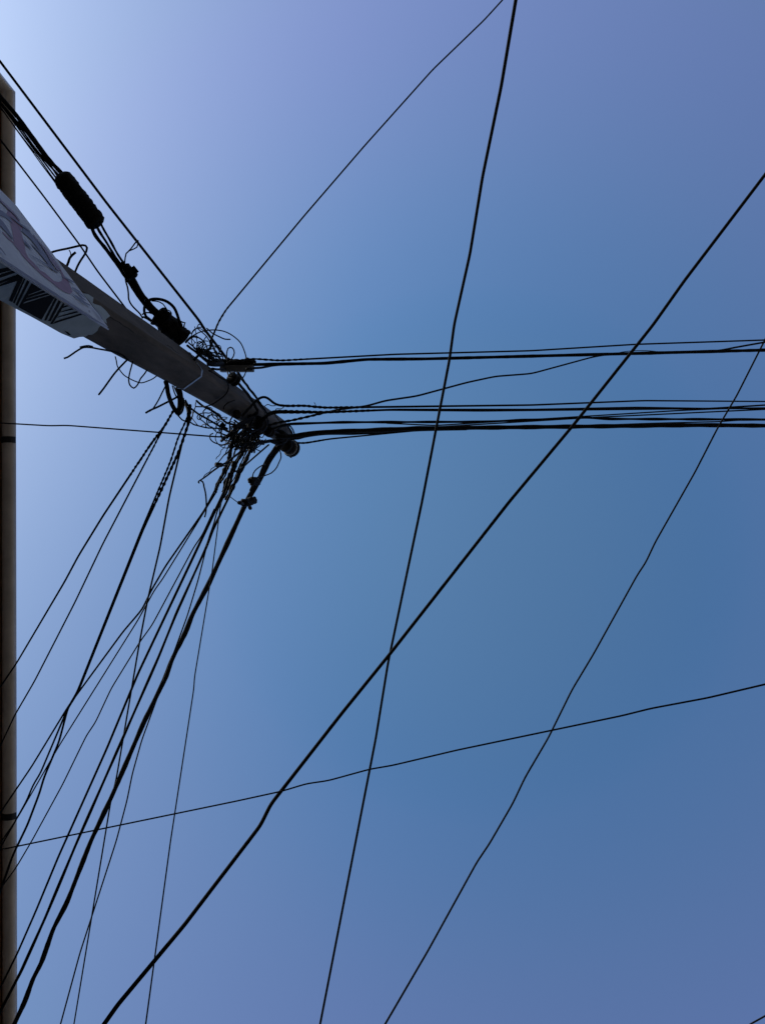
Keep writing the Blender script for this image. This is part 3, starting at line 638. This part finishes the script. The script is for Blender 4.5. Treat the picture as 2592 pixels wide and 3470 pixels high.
wire('cable', 'stout cable crossing the pole face in a bend from the round insulator', 'cable', 'K 1130,1180 1200,1270 1300,1380 Q4 780,925 850,1030 880,1085 902,1130 895,1165 860,1190 780,1232 700,1270 640,1320', (10,9), D(2.1), D(2.0), GT)
wire('loose_wire', 'thin black wire curving in a hook over the upper concrete face', 'wire', 'Q4 360,680 430,720 500,765 555,795 578,850 570,905 540,950 470,1010 400,1055 330,1080 270,1085 210,1082', 4.6, D(2.08), D(2.06), 'wires lying across the concrete faces')
wire('loose_wire', 'small arched wire above the step bolt on the pole face', 'wire', 'Q4 520,1112 530,1080 555,1050 600,1028 645,1012', 4, D(2.03), D(2.03), 'wires lying across the concrete faces')
wire('loose_wire', 'tight black wire round the pole between the insulators', 'wire', 'L 395,600 430,700 440,820 440,960', 4, D(2.02), D(2.02), 'wires lying across the concrete faces')
wire('loose_wire', 'thick black wire slanting over the pole face to the middle span', 'wire', 'L 300,880 370,800 430,735 520,660 600,640', 8, D(2.0), D(2.0), 'wires lying across the concrete faces')
wire('loose_wire', 'wire strung lengthwise along the pole face to the top insulator', 'wire', 'L 280,420 340,520 395,600 420,640 500,720', 5, D(2.04), D(2.02), 'wires lying across the concrete faces')
wire('loose_wire', 'dark arched wire rounding the pole top, outer one', 'wire', 'L 900,900 960,960 1010,1030 1040,1110 1050,1180', 5, D(2.08), D(2.05), 'wires lying across the concrete faces')
wire('loose_wire', 'dark arched wire rounding the pole top, inner one', 'wire', 'L 860,920 920,990 970,1060 1000,1130', 6, D(2.06), D(2.04), 'wires lying across the concrete faces')
wire('loose_wire', 'wire wound flat over the pole face under the wavy cable', 'wire', 'L 510,1035 620,1000 720,975 860,950 930,950', 5, D(2.0), D(2.02), 'wires lying across the concrete faces')
# ------------------------------------------------------------------ hooks and stubs beside the pole
GH = 'bent wire stubs sticking out beside the pole'
wire('step_hook', 'bent dark steel hook sticking out of the pole just above the painted board', 'hook', 'Q2 560,850 610,832 680,815 750,801 820,785 880,771 930,762 962,768 978,792 970,830 945,875 905,935 868,1003 845,1060', 7, D(2.26), D(2.24), GH, m=M_RUST)
wire('wire_stub', 'forked short stub inside the bent steel hook', 'wire', 'Q2 745,1010 770,950 785,905 805,880 825,862 850,842', 8, D(2.26), D(2.26), GH)
wire('wire_stub', 'thin side prong of the forked short stub', 'wire', 'Q2 795,880 797,860 790,838 778,818', 3.4, D(2.26), D(2.26), GH)
wire('wire_stub', 'cut wire pointing down left from the lower pole edge', 'wire', 'Q2 720,2030 760,2016 800,1990 870,1942 940,1906 1000,1905 1100,1922 1200,1940 1310,1965 1380,1996 1440,2050', 6, D(2.04), D(2.02), GH)
wire('wire_stub', 'short doubled end beside the cut wire on the lower pole edge', 'wire', 'Q2 900,1902 950,1890 1000,1886 1040,1895', 4.6, D(2.06), D(2.06), GH)
wire('wire_loop', 'thin slack wire sagging below the lower pole edge', 'wire', 'Q3 138,1185 150,1230 158,1280 200,1350 240,1395 280,1420 350,1455 430,1477 500,1457 560,1430 600,1400', 4, D(2.12), D(2.12), GH)
wire('wire_loop', 'deep hanging wire loop below the lower pole edge', 'wire', 'Q3 332,1240 318,1295 298,1370 288,1450 300,1500 345,1537 385,1500 420,1430 465,1375 500,1320', 5, D(2.12), D(2.12), GH)
wire('wire_stub', 'straight stiff wire end jutting down left, longest stub below the pole', 'wire', 'Q3 300,1190 240,1250 130,1370 50,1480 0,1550 Q6 1110,122', 6.5, D(2.14), D(2.1), GH)
# ------------------------------------------------------------------ lower side of the pole: slings and slack wires
GB = 'slack wires hanging on the lower side of the pole'
for lb, pth, ww in (
  ('broad black strap sling hanging from the lower pole edge', 'M 140,20 170,110 190,250 240,420 300,560 360,650 430,720', 15),
  ('second broad strap side of the sling, close to the steel band', 'M 410,150 440,250 460,400 460,520 440,620 400,690', 20),
  ('inner thin strap curving under the broad sling', 'M 520,380 530,480 515,600 480,690 430,735', 7),
  ('thin wire at the neck of the broad sling, nearer the strap', 'M 285,110 305,180 330,260 365,330 400,375', 4.6),
  ('thin wire at the neck of the broad sling, nearer the band', 'M 320,120 350,195 385,270 420,330', 4.2),
  ('twisted wire end jutting left from behind the sling', 'Q3 480,1812 530,1782 600,1752 700,1702 760,1672 820,1640 870,1600', 7),
  ('thin wire meeting the twisted end at its tip', 'Q3 697,1518 660,1590 640,1632 590,1720 545,1780 480,1812', 5),
  ('long slack wire drooping from the sling to the knot', 'M 330,670 380,720 440,785 490,840 540,865 600,870 680,900 720,930 760,950 830,967 900,985 1000,1010 1150,1022 1350,1040 1500,1110', 5),
  ('thick wire dropping from the steel band into the drop wires', 'M 545,470 580,540 605,600 625,700 620,800 600,880', 9),
  ('straight stout wire running from the band down to the knot', 'M 560,410 620,520 680,595 760,655 850,722 1000,805 1200,922 1350,1012 1460,1090', 7),
  ('thin wire branching off below the black mark on the face', 'M 790,470 785,560 830,560 900,562 960,552 1050,570', 3.6),
  ('thin zigzag wire between the band and the knot', 'M 785,560 762,610 760,640 735,700 715,760 680,830 650,880', 3.8),
  ('wire along the lower concrete edge towards the knot', 'M 800,430 880,500 950,552 1050,600 1130,640 1250,720 1310,780 1380,850 1450,905 1530,930 1640,950', 7.5),
  ('curled pigtail of thin wire midway to the knot', 'M 1140,600 1130,650 1120,688 1000,692 900,705 845,730 818,780 830,825 862,838 900,810 915,770 880,750 865,790 890,830', 3.8),
  ('thin hook of wire with a cut end near the lower edge', 'M 1128,690 1150,760 1180,800 1230,830 1320,842 1400,832 1455,820', 4),
  ('kinked thin wire stepping down to the knot', 'M 880,830 940,868 1000,920 1055,970 1130,1000 1175,1050 1205,1075 1240,1112 1350,1138 1410,1160 1480,1185', 4),
  ('short arched wire over the long slack wire', 'M 900,985 945,945 1000,932 1040,940 1065,970', 3.4),
  ('fine wire cutting across the slack wires', 'M 650,750 720,820 780,900 830,960', 3.2),
  ('short upright wire beside the zigzag wire', 'M 720,670 722,760 700,820 675,870', 3.6),
  ('thin bowed wire hanging left of the knot', 'M 1420,945 1360,1010 1332,1120 1325,1200 1345,1245 1400,1250', 3),
  ('thick cut cable end pointing left out of the knot', 'M 1335,1300 1400,1245 1480,1175 1570,1090 1660,1030', 10),
  ('thinner cut end pointing left below the thick one', 'M 1340,1393 1400,1375 1450,1360 1550,1335 1620,1310', 5.5),
  ('crinkled fine wire dangling from the cut ends', 'M 1430,1330 1425,1390 1400,1440 1370,1470 1340,1492 1322,1540 1315,1580 1280,1622 1240,1650 1225,1690', 2.8),
  ('small curl crossing the thinner cut end', 'M 1400,1290 1440,1310 1480,1320 1520,1290 1530,1240', 3)):
    b = 2.07+random.uniform(-.04,.05)
    wire('loose_wire', lb, 'wire', pth, ww, D(b+.13), D(b-.02), GB)
tag(obj('wire_connector', box_bm(0,0,0, .026,.026,.05, rot=Matrix.Rotation(.7,3,'Z')), M_TAPE), 'small square black connector left of the knot, upper one of two', 'connector', GB).location = at_z(*px('M 1375,955')[0], zfromD(*px('M 1375,955')[0], 2.05))
tag(obj('wire_connector', box_bm(0,0,0, .032,.026,.05, rot=Matrix.Rotation(.5,3,'Z')), M_TAPE), 'small square black connector left of the knot, lower one of two', 'connector', GB).location = at_z(*px('M 1415,1025')[0], zfromD(*px('M 1415,1025')[0], 2.05))
wire('telephone_wire', 'nearly level thin wire from the gutter across to the knot under the pole top', 'wire',
  'Q6 0,440 170,450 370,465 560,472 650,470 750,467 820,472 900,483 1100,492 1300,503 1430,515 1540,535 1651,543 Q5 120,500 250,512 450,540 700,552 880,565 1100,575 1310,598 M 1500,1222 1600,1200', (4.6,5.4), Z(5.9), D(2.06), 'wires from the pole to the house', 'sh')
# ------------------------------------------------------------------ drop wires from the pole to the house eave and beyond
GD = 'wires from the pole to the house'
wire('drop_wire', 'leftmost drop wire from the strap sling to the gutter, twisted at its top', 'wire',
  'Q5 790,300 740,380 680,490 620,570 560,640 490,750 400,890 320,1010 240,1130 120,1310 0,1480 Q6 1450,1060 1280,1310 1170,1480 1060,1650 960,1800 880,1930 730,2212 N 150,150 0,430 Q7 120,115 20,260', (8,5), D(2.08), Z(5.7), GD, 'eh', tw=(0,.26), pitch=16)
wire('drop_wire', 'second drop wire from the strap sling, finer, splitting off under its twist', 'wire',
  'Q5 700,450 640,580 590,680 500,830 390,1050 270,1290 130,1560 0,1790 Q6 1500,1140 1330,1460 1160,1800 950,2212 N 280,260 150,530 0,820 Q7 260,240 115,490 20,690', (6,4.6), D(2.08), Z(5.7), GD, 'eh', tw=(0,.12), pitch=16)
wire('drop_wire', 'stout drop wire below the steel band, left one of a touching pair', 'wire',
  'Q5 960,260 950,370 890,480 840,600 820,690 760,860 700,1000 620,1200 540,1390 430,1640 340,1870 210,2212 N 600,300 480,600 370,870 270,1100 170,1370 O 1035,50 958,195 890,450 865,580 830,680 760,860 690,1000 620,1180 560,1390 480,1600 390,1840 290,2065 Q8 100,170 30,370', (6,7), D(2.07), Z(5.7), GD, 'eh', tw=(0,.2), pitch=18)
wire('drop_wire', 'stout drop wire below the steel band, right one of a touching pair', 'wire',
  'Q5 975,230 965,420 930,520 880,650 850,760 800,860 725,1030 632,1230 552,1410 445,1640 350,1870 220,2212 N 490,600 382,870 280,1100 178,1370 O 1045,50 948,220 890,350 800,560 680,830 620,970 590,1060 565,1130 530,1180 475,1265 430,1380 380,1500 250,1740 100,2000', (9,5), D(2.07), Z(5.75), GD, 'eh', tw=(0,.24), pitch=20)
wire('drop_wire', 'thin steep drop wire crossing several others on its way to the bottom edge', 'wire',
  'Q5 900,600 880,680 850,800 800,1010 740,1270 690,1530 640,1820 590,2050 545,2212 N 890,280 830,500 800,700 750,920 710,1150 670,1380 640,1530 620,1652 Q7 980,300 950,450 920,650 890,850 870,970 830,1130 780,1432 Q8 750,250 690,620 665,760 620,1050 555,1432', (7,4), D(2.08), Z(7.4), GD, 'e12')
wire('drop_wire', 'thin steep drop wire running beside the thick cable down to the bottom edge', 'wire',
  'J 640,770 610,800 530,1000 470,1250 Q5 1260,1430 1230,1560 1190,1700 1150,1850 1110,2030 1060,2212 N 1310,280 1250,480 1200,650 1140,790 1090,930 1030,1110 950,1330 890,1490 850,1600 Q7 1110,500 1060,680 990,930 950,1130 870,1432 Q8 820,240 720,550 680,660 600,900 520,1170 455,1432', (5,4.6), D(2.0), Z(7.2), GD, 'e12')
wire('drop_wire', 'long drop wire from the knot that joins the stout pair near the gutter', 'wire',
  'J 640,330 500,600 420,770 350,880 300,980 200,1120 100,1250 0,1390 Q5 1260,1200 1150,1380 1050,1540 950,1670 850,1820 770,1930 700,2040 600,2212 N 1000,170 960,230 920,310 860,420 820,520 780,590 690,700 600,800 500,950 380,1110 250,1290 150,1410 O 1040,90 960,180 830,390 700,610 560,840 450,1020 350,1170 230,1360 120,1520 40,1625', (7,5), D(2.02), Z(5.7), GD, 'eh')
wire('drop_wire', 'fine drop wire shadowing the long one, crossing the stout pair lower down', 'wire',
  'J 520,640 430,790 330,920 200,1150 100,1310 0,1465 Q5 1150,1400 950,1710 800,1960 650,2212 N 1040,180 900,400 820,540 740,690 600,900 480,1100 340,1330 200,1560 140,1652 O 1060,390 900,630 840,720 730,920 640,1080 540,1220 430,1420 340,1570 240,1760 60,2020', (5,4), D(2.02), Z(5.7), GD, 'eh')
wire('drop_wire', 'fine kinked drop wire third from the right that reaches the lower gutter', 'wire',
  'J 480,960 350,1270 250,1460 110,1652 Q5 1040,1850 950,1950 880,2080 820,2212 N 1200,120 1130,270 1030,430 960,580 870,740 760,890 680,1020 580,1180 490,1330 420,1480 340,1652 Q7 850,270 740,490 650,640 560,820 470,1010 340,1240 240,1432 Q8 210,110 165,190 145,230 120,270 30,390', (5,4), D(2.0), Z(5.75), GD, 'eh')
wire('drop_wire', 'medium drop wire second left of the thick cable, ending low on the gutter', 'wire',
  'J 760,290 700,560 600,780 520,950 400,1170 310,1370 190,1652 Q5 1200,1500 1100,1710 1020,1910 880,2212 N 1200,230 1080,480 950,760 840,990 740,1190 640,1420 540,1652 Q7 1000,270 900,490 800,740 700,950 600,1180 490,1432 Q8 440,180 360,380 270,590 190,760 130,910 30,1110', (10,5.5), D(2.0), Z(5.9), GD, 'eh')
wire('drop_wire', 'stout drop wire just left of the thick cable, ending at the bottom of the gutter', 'wire',
  'J 960,210 900,360 800,640 700,860 560,1130 440,1370 340,1652 Q5 1290,1470 1220,1640 1140,1840 1080,1990 980,2212 N 1300,170 1200,390 1100,620 1010,850 930,1040 850,1220 760,1420 660,1652 Q7 1120,220 1030,420 930,640 850,830 770,1000 690,1190 580,1432 Q8 520,220 430,420 340,640 250,830 160,1040 30,1290', (9,9), D(2.0), Z(5.9), GD, 'eh', wob=(.18,260))
wire('power_cable', 'thickest drop cable, bent in waves, sweeping from the pole top to the bottom left corner', 'cable',
  'L 860,1230 800,1310 720,1390 640,1480 I 1560,1000 1440,1180 1340,1370 1250,1600 J 1440,140 1370,310 1280,460 1190,640 1100,780 1030,920 960,1070 880,1280 780,1500 700,1652 Q5 1560,1440 1490,1620 1400,1780 1300,1970 1200,2190 N 1440,250 1400,350 1300,530 1240,650 1190,790 1110,950 1050,1070 1000,1220 920,1380 870,1480 790,1652 Q7 1230,220 1140,390 1050,600 970,780 910,930 840,1090 760,1260 680,1432 Q8 620,210 550,390 500,530 470,590 400,720 370,800 330,930 310,980 250,1090 190,1260 110,1432', (18,13.5), D(2.0), Z(5.9), GD, 'eh', wob=(.16,170), lump=.1)
wire('power_cable', 'second strand lying along the thickest drop cable next to the pole top', 'cable', 'L 760,1250 690,1340 620,1420 540,1540 I 1400,1160 1300,1340 1230,1500 1180,1620 J 1300,330 1240,440 1150,620', (11,9), D(2.02), D(2.02))
wire('drop_wire', 'thin near upright wire with a small kink, right of the thickest drop cable', 'wire',
  'J 640,740 600,850 580,1050 550,1250 490,1652 Q5 1300,1500 1260,1770 1220,2100 N 1430,220 1400,380 1370,620 1330,850 1300,1020 1275,1180 1264,1240 1262,1320 1240,1450 1215,1652 Q7 1450,240 1450,280 1410,550 1350,950 1310,1220 1275,1432 Q8 1230,400 1180,740 1145,1000 1090,1432', (4,5), D(2.0), Z(6.8), GD, 'e12')
# upper lead-ins of the drops: twisted dead ends from the knot
GK = 'twisted wire tops below the knot'
for lb, pth, ww, pt in (
  ('leftmost twisted wire top, thick and ragged, below the knot', 'I 690,560 620,760 560,950 530,1100 500,1250 430,1420 360,1580 J 620,350 560,460 520,560 500,640', 14, 14),
  ('second twisted wire top from the left below the knot', 'I 760,640 700,860 640,1050 570,1260 480,1430 420,1600 J 700,260 650,370 590,470', 7, 14),
  ('ragged twisted wire top in the centre below the knot', 'I 860,760 800,960 720,1180 640,1300 560,1500 500,1640 J 760,260 720,340 680,430 660,560 640,650', 10, 15),
  ('twisted wire top with a lump in the centre right below the knot', 'I 940,800 860,1000 760,1180 690,1290 640,1430 570,1600 J 880,100 860,180 830,280 780,440 740,560 690,680 640,760', 10, 16),
  ('slim twisted wire top right of centre below the knot', 'I 1000,860 900,1060 830,1200 760,1350 690,1500 640,1640 J 920,180 860,330 800,460 730,600 650,740', 5.5, 13),
  ('rightmost smooth thick wire top below the knot', 'I 1060,860 1000,1000 900,1220 820,1380 750,1550 700,1650 J 1060,40 960,230 880,400 790,610 700,800', 12, 40)):
    wire('drop_wire', lb, 'wire', pth, (ww, ww*.8), D(2.04+random.uniform(-.04,.02)), D(2.02), GK, tw=(0,1), pitch=pt, lump=.5)
tag(capsule('wire_joint', at_z(*px('J 860,70')[0], zfromD(*px('J 860,70')[0], 2.0)), at_z(*px('J 835,180')[0], zfromD(*px('J 835,180')[0], 2.0)), .020, .022, M_TAPE, rings=10, amp=.2), 'dark taped joint on the twisted wire tops below the knot', 'cable splice')
wire('loose_wire', 'long straight wire crossing behind the drop wires from the pole top', 'wire', 'I 1395,905 1250,1030 1100,1160 950,1290 800,1420 700,1490 600,1510 J 880,240 800,215', 6, D(2.05), D(2.0))
wire('loose_wire', 'long wire tail reaching down left out of the knot to a frayed tip', 'wire', 'I 800,1040 720,1100 600,1190 480,1290 380,1340 Q5 1390,870 J 600,150 520,205 430,270 350,335 270,392 215,428 188,445 182,462 195,478', (8,5), D(2.0), D(1.98))
wire('loose_wire', 'short hanging wire end below the frayed tip', 'wire', 'J 235,440 262,455 285,540 310,640 325,760 330,870 328,950 318,1040 298,1118', 5.5, D(1.98), D(1.98))
wire('loose_wire', 'crinkled fine wire beside the long tail out of the knot', 'wire', 'I 340,1350 230,1380 150,1420 110,1450 80,1510 J 500,155 430,200 405,240 385,275 340,300 300,330 275,375 265,400', 3, D(1.99), D(1.98))
wire('loose_wire', 'twisted thin pair slanting left out of the knot to a small connector', 'wire', 'I 560,980 510,1030 480,1080 400,1130 350,1195 300,1260 240,1330', 5, D(2.02), D(2.0), tw=(0,1), pitch=12)
tag(capsule('wire_connector', at_z(*px('I 225,1350')[0], zfromD(*px('I 225,1350')[0], 2.0)), at_z(*px('I 345,1360')[0], zfromD(*px('I 345,1360')[0], 2.0)), .019, .016, M_TAPE, rings=10, amp=.2), 'small black connector lump left of the twisted wire tops', 'connector')
wire('loose_wire', 'short link from the small connector lump to the twisted wire tops', 'wire', 'I 330,1365 380,1380 430,1370 480,1350', 5, D(2.0), D(2.01))
wire('loose_wire', 'fine tie wire stretched from the drop wires to the clamp on the thick cable', 'wire', 'J 765,728 800,755 860,800 935,852', 3, D(2.0), D(1.98))
wire('wire_loop', 'left hand half of the thin loop on the thick cable above its clamps', 'wire', 'J 1430,130 1370,150 1300,192 1235,250 1205,300 1192,350 1205,378 1250,380 1320,368', 4.4, D(2.0), D(2.0))
wire('wire_loop', 'right hand half of the thin loop, hanging from the pole top to the thick cable', 'wire', 'L 720,1500 740,1570 745,1650 I 1645,1100 1642,1200 1620,1310 1580,1400 1520,1480 1450,1540 J 1440,332 1385,352 1340,380', 4.4, D(2.0), D(2.0))
def clamp(label, a, b, r, bolts):
    pa = at_z(*px(a)[0], zfromD(*px(a)[0], 1.99)); pb = at_z(*px(b)[0], zfromD(*px(b)[0], 1.99))
    e = tag(empty('cable_clamp', tuple((pa+pb)/2)), label, 'cable clamp', 'clamps on the thick drop cable')
    capsule('clamp_body', pa, pb, r*.9, r*.95, M_TAPE, e, rings=14, amp=.6, fr=7, flat=.7)
    for c, d in bolts:
        q = at_z(*px(c)[0], zfromD(*px(c)[0], 1.98)); q2 = at_z(*px(d)[0], zfromD(*px(d)[0], 1.98))
        lathe('bolt', [(0,.010),((q2-q).length*.7,.010),((q2-q).length*.7,.017),((q2-q).length,.017)], q, q2-q, M_RUST, e, 8)
clamp('upper black clamp on the thick drop cable, below the thin loop', 'J 1150,430', 'J 1300,460', .034, [('J 1190,470','J 1170,520'), ('J 1190,430','J 1185,385')])
clamp('lower black clamp on the thick drop cable, tied to the drop wires', 'J 1020,860', 'J 1230,800', .036, [('J 1020,865','J 940,845'), ('J 1110,880','J 1150,950'), ('J 1200,800','J 1230,755')])
wire('wire_tail', 'tiny hooked wire end under the insulator at the pole tip', 'wire', 'L 920,1570 935,1620 950,1645 975,1655', 4.4, D(2.0), D(2.0))
wire('wire_tail', 'small wire end under the knot, next to the rightmost wire top', 'wire', 'I 1040,940 1055,990 1050,1050', 5, D(2.0), D(2.0))
wire('wire_tail', 'second small wire end under the knot, bent level', 'wire', 'I 960,1050 1000,1075 1030,1080', 4, D(2.0), D(2.0))
wire('loose_wire', 'slack wire arching out under the knot to the pole edge', 'wire', 'I 860,1010 930,985 1000,975 1100,940 1190,890', 4.4, D(2.02), D(2.06))
wire('cable', 'thick cable lying across the bottom of the knot to the top insulator', 'cable', 'I 700,900 860,890 1000,880 1150,870 1300,845 1430,820 1560,830 1650,850', 12, D(2.02), D(2.02))
wire('cable', 'thick cable leaving the top insulator to the thickest drop cable', 'cable', 'L 500,1290 600,1330 680,1370 760,1340 860,1290', 9, D(2.02), D(2.0))
wire('loose_wire', 'wire running level through the middle of the knot to the insulators', 'wire', 'I 560,650 700,670 860,690 1050,690 1180,680 1260,640', 7, D(2.03), D(2.02))
wire('loose_wire', 'upper wire running level through the knot to the insulators', 'wire', 'I 640,470 760,520 900,535 1000,520 1150,520 1250,520', 6, D(2.03), D(2.02))
wire('cable', 'thick wire from the bent pole cable slanting down into the knot', 'cable', 'I 1130,190 1050,270 950,350 860,410 760,470 680,530 560,640 460,730', 12, D(2.0), D(2.02))
# the knot itself: many short wire scraps
rk = random.Random(21)
for k in range(84):
    u = rk.random(); x = 520+u*680+rk.uniform(-60,60); y = 470+rk.random()*520 - (u*60)
    th = rk.choice((2.05,2.05,2.2,2.3,1.75,-.3,.7,2.6))+rk.uniform(-.3,.3); ln = rk.uniform(160,460); cv = rk.uniform(-50,50); pts = []
    for i in range(5):
        t = i/4-.5; b = cv*(1-4*t*t)
        q = (x+math.cos(th)*ln*t-math.sin(th)*b+rk.uniform(-9,9), y+math.sin(th)*ln*t+math.cos(th)*b+rk.uniform(-9,9)); z = ZR['I']; pts.append((z[0]+q[0]*z[2], z[1]+q[1]*z[2]))
    wire('loose_wire', 'short black wire knotted with its likes in the dense knot under the pole top', 'wire', pts, rk.choice((3,3.6,4.4,5.2,6.5)), D(2.03+rk.uniform(-.08,.1)), D(2.03+rk.uniform(-.08,.1)), 'short wires in the dense knot', step=5)

# ------------------------------------------------------------------ light, sky, camera
SUN_EL = math.radians(26); SUN_AZ = V((-.927, -.375, 0)).normalized()
w = bpy.data.worlds.new('World'); S.world = w; w.use_nodes = True
nt = w.node_tree; bg = nt.nodes['Background']
sky = nt.nodes.new('ShaderNodeTexSky'); sky.sky_type = 'NISHITA'; sky.sun_disc = False
sky.sun_elevation = SUN_EL; sky.sun_rotation = math.atan2(SUN_AZ.x, SUN_AZ.y)
sky.altitude = 0; sky.air_density = 1.0; sky.dust_density = 2.3; sky.ozone_density = 4
tc = nt.nodes.new('ShaderNodeTexCoord'); sx = nt.nodes.new('ShaderNodeSeparateXYZ'); mr = nt.nodes.new('ShaderNodeMapRange'); cr = nt.nodes.new('ShaderNodeValToRGB')
nt.links.new(tc.outputs['Generated'], sx.inputs[0]); nt.links.new(sx.outputs['Z'], mr.inputs['Value'])
mr.inputs['From Min'].default_value = .8; mr.inputs['From Max'].default_value = 1
nt.links.new(mr.outputs['Result'], cr.inputs['Fac'])            # lens colour shading painted into the sky: teal zenith, violet lower down
E = cr.color_ramp.elements; cr.color_ramp.interpolation = 'B_SPLINE'
K = 1/1.3
E[0].position = 0; E[0].color = (1.03*K,.98*K,1.0*K,1); E[1].position = 1; E[1].color = (.76*K,1.0*K,1.0*K,1)
for p_, c_ in ((.2,(1.09,.95,1.09)), (.52,(.97,.99,1.07)), (.78,(.74,.97,1.06)), (.86,(.66,.93,1.02))): e = E.new(p_); e.color = (c_[0]*K, c_[1]*K, c_[2]*K, 1)
up = nt.nodes.new('ShaderNodeVectorMath'); up.operation = 'SCALE'; up.inputs['Scale'].default_value = 1.3; nt.links.new(cr.outputs['Color'], up.inputs[0])
tint = nt.nodes.new('ShaderNodeMix'); tint.data_type = 'RGBA'; tint.blend_type = 'MULTIPLY'; tint.inputs[0].default_value = 1
mx = nt.nodes.new('ShaderNodeMapRange'); mx.inputs['From Min'].default_value = -.12; mx.inputs['From Max'].default_value = -.46; mx.inputs['To Max'].default_value = .85
sun_side = nt.nodes.new('ShaderNodeMix'); sun_side.data_type = 'RGBA'; sun_side.inputs[7].default_value = (.94, 1.01, 1.01, 1)   # painted violet tint eased off on the sun side
nt.links.new(sx.outputs['X'], mx.inputs['Value']); nt.links.new(mx.outputs['Result'], sun_side.inputs[0])
nt.links.new(up.outputs[0], sun_side.inputs[6]); nt.links.new(sun_side.outputs[2], tint.inputs[7])
nt.links.new(sky.outputs['Color'], tint.inputs[6]); nt.links.new(tint.outputs[2], bg.inputs['Color']); bg.inputs['Strength'].default_value = .15
l = bpy.data.lights.new('sun', 'SUN'); l.energy = 3.0; l.angle = math.radians(.5); l.color = (1, .95, .88)
lo = bpy.data.objects.new('sun', l); C.objects.link(lo)
sd = SUN_AZ*math.cos(SUN_EL)+V((0,0,math.sin(SUN_EL)))
lo.rotation_euler = sd.to_track_quat('Z', 'Y').to_euler(); lo.location = (-8,-10,20)
cam = bpy.data.cameras.new('camera'); co = bpy.data.objects.new('camera', cam); C.objects.link(co)
Rm = Matrix((Xc, Yc, Zc))
co.matrix_world = Matrix.Translation(EYE) @ Rm.to_4x4()
cam.sensor_fit = 'VERTICAL'; cam.sensor_height = 24; cam.lens = 24*F/3470
cam.clip_start = .05; cam.clip_end = 3000
S.camera = co
S.view_settings.view_transform = 'Standard'; S.view_settings.look = 'None'; S.view_settings.exposure = .45; S.view_settings.gamma = 1
S.render.film_transparent = False
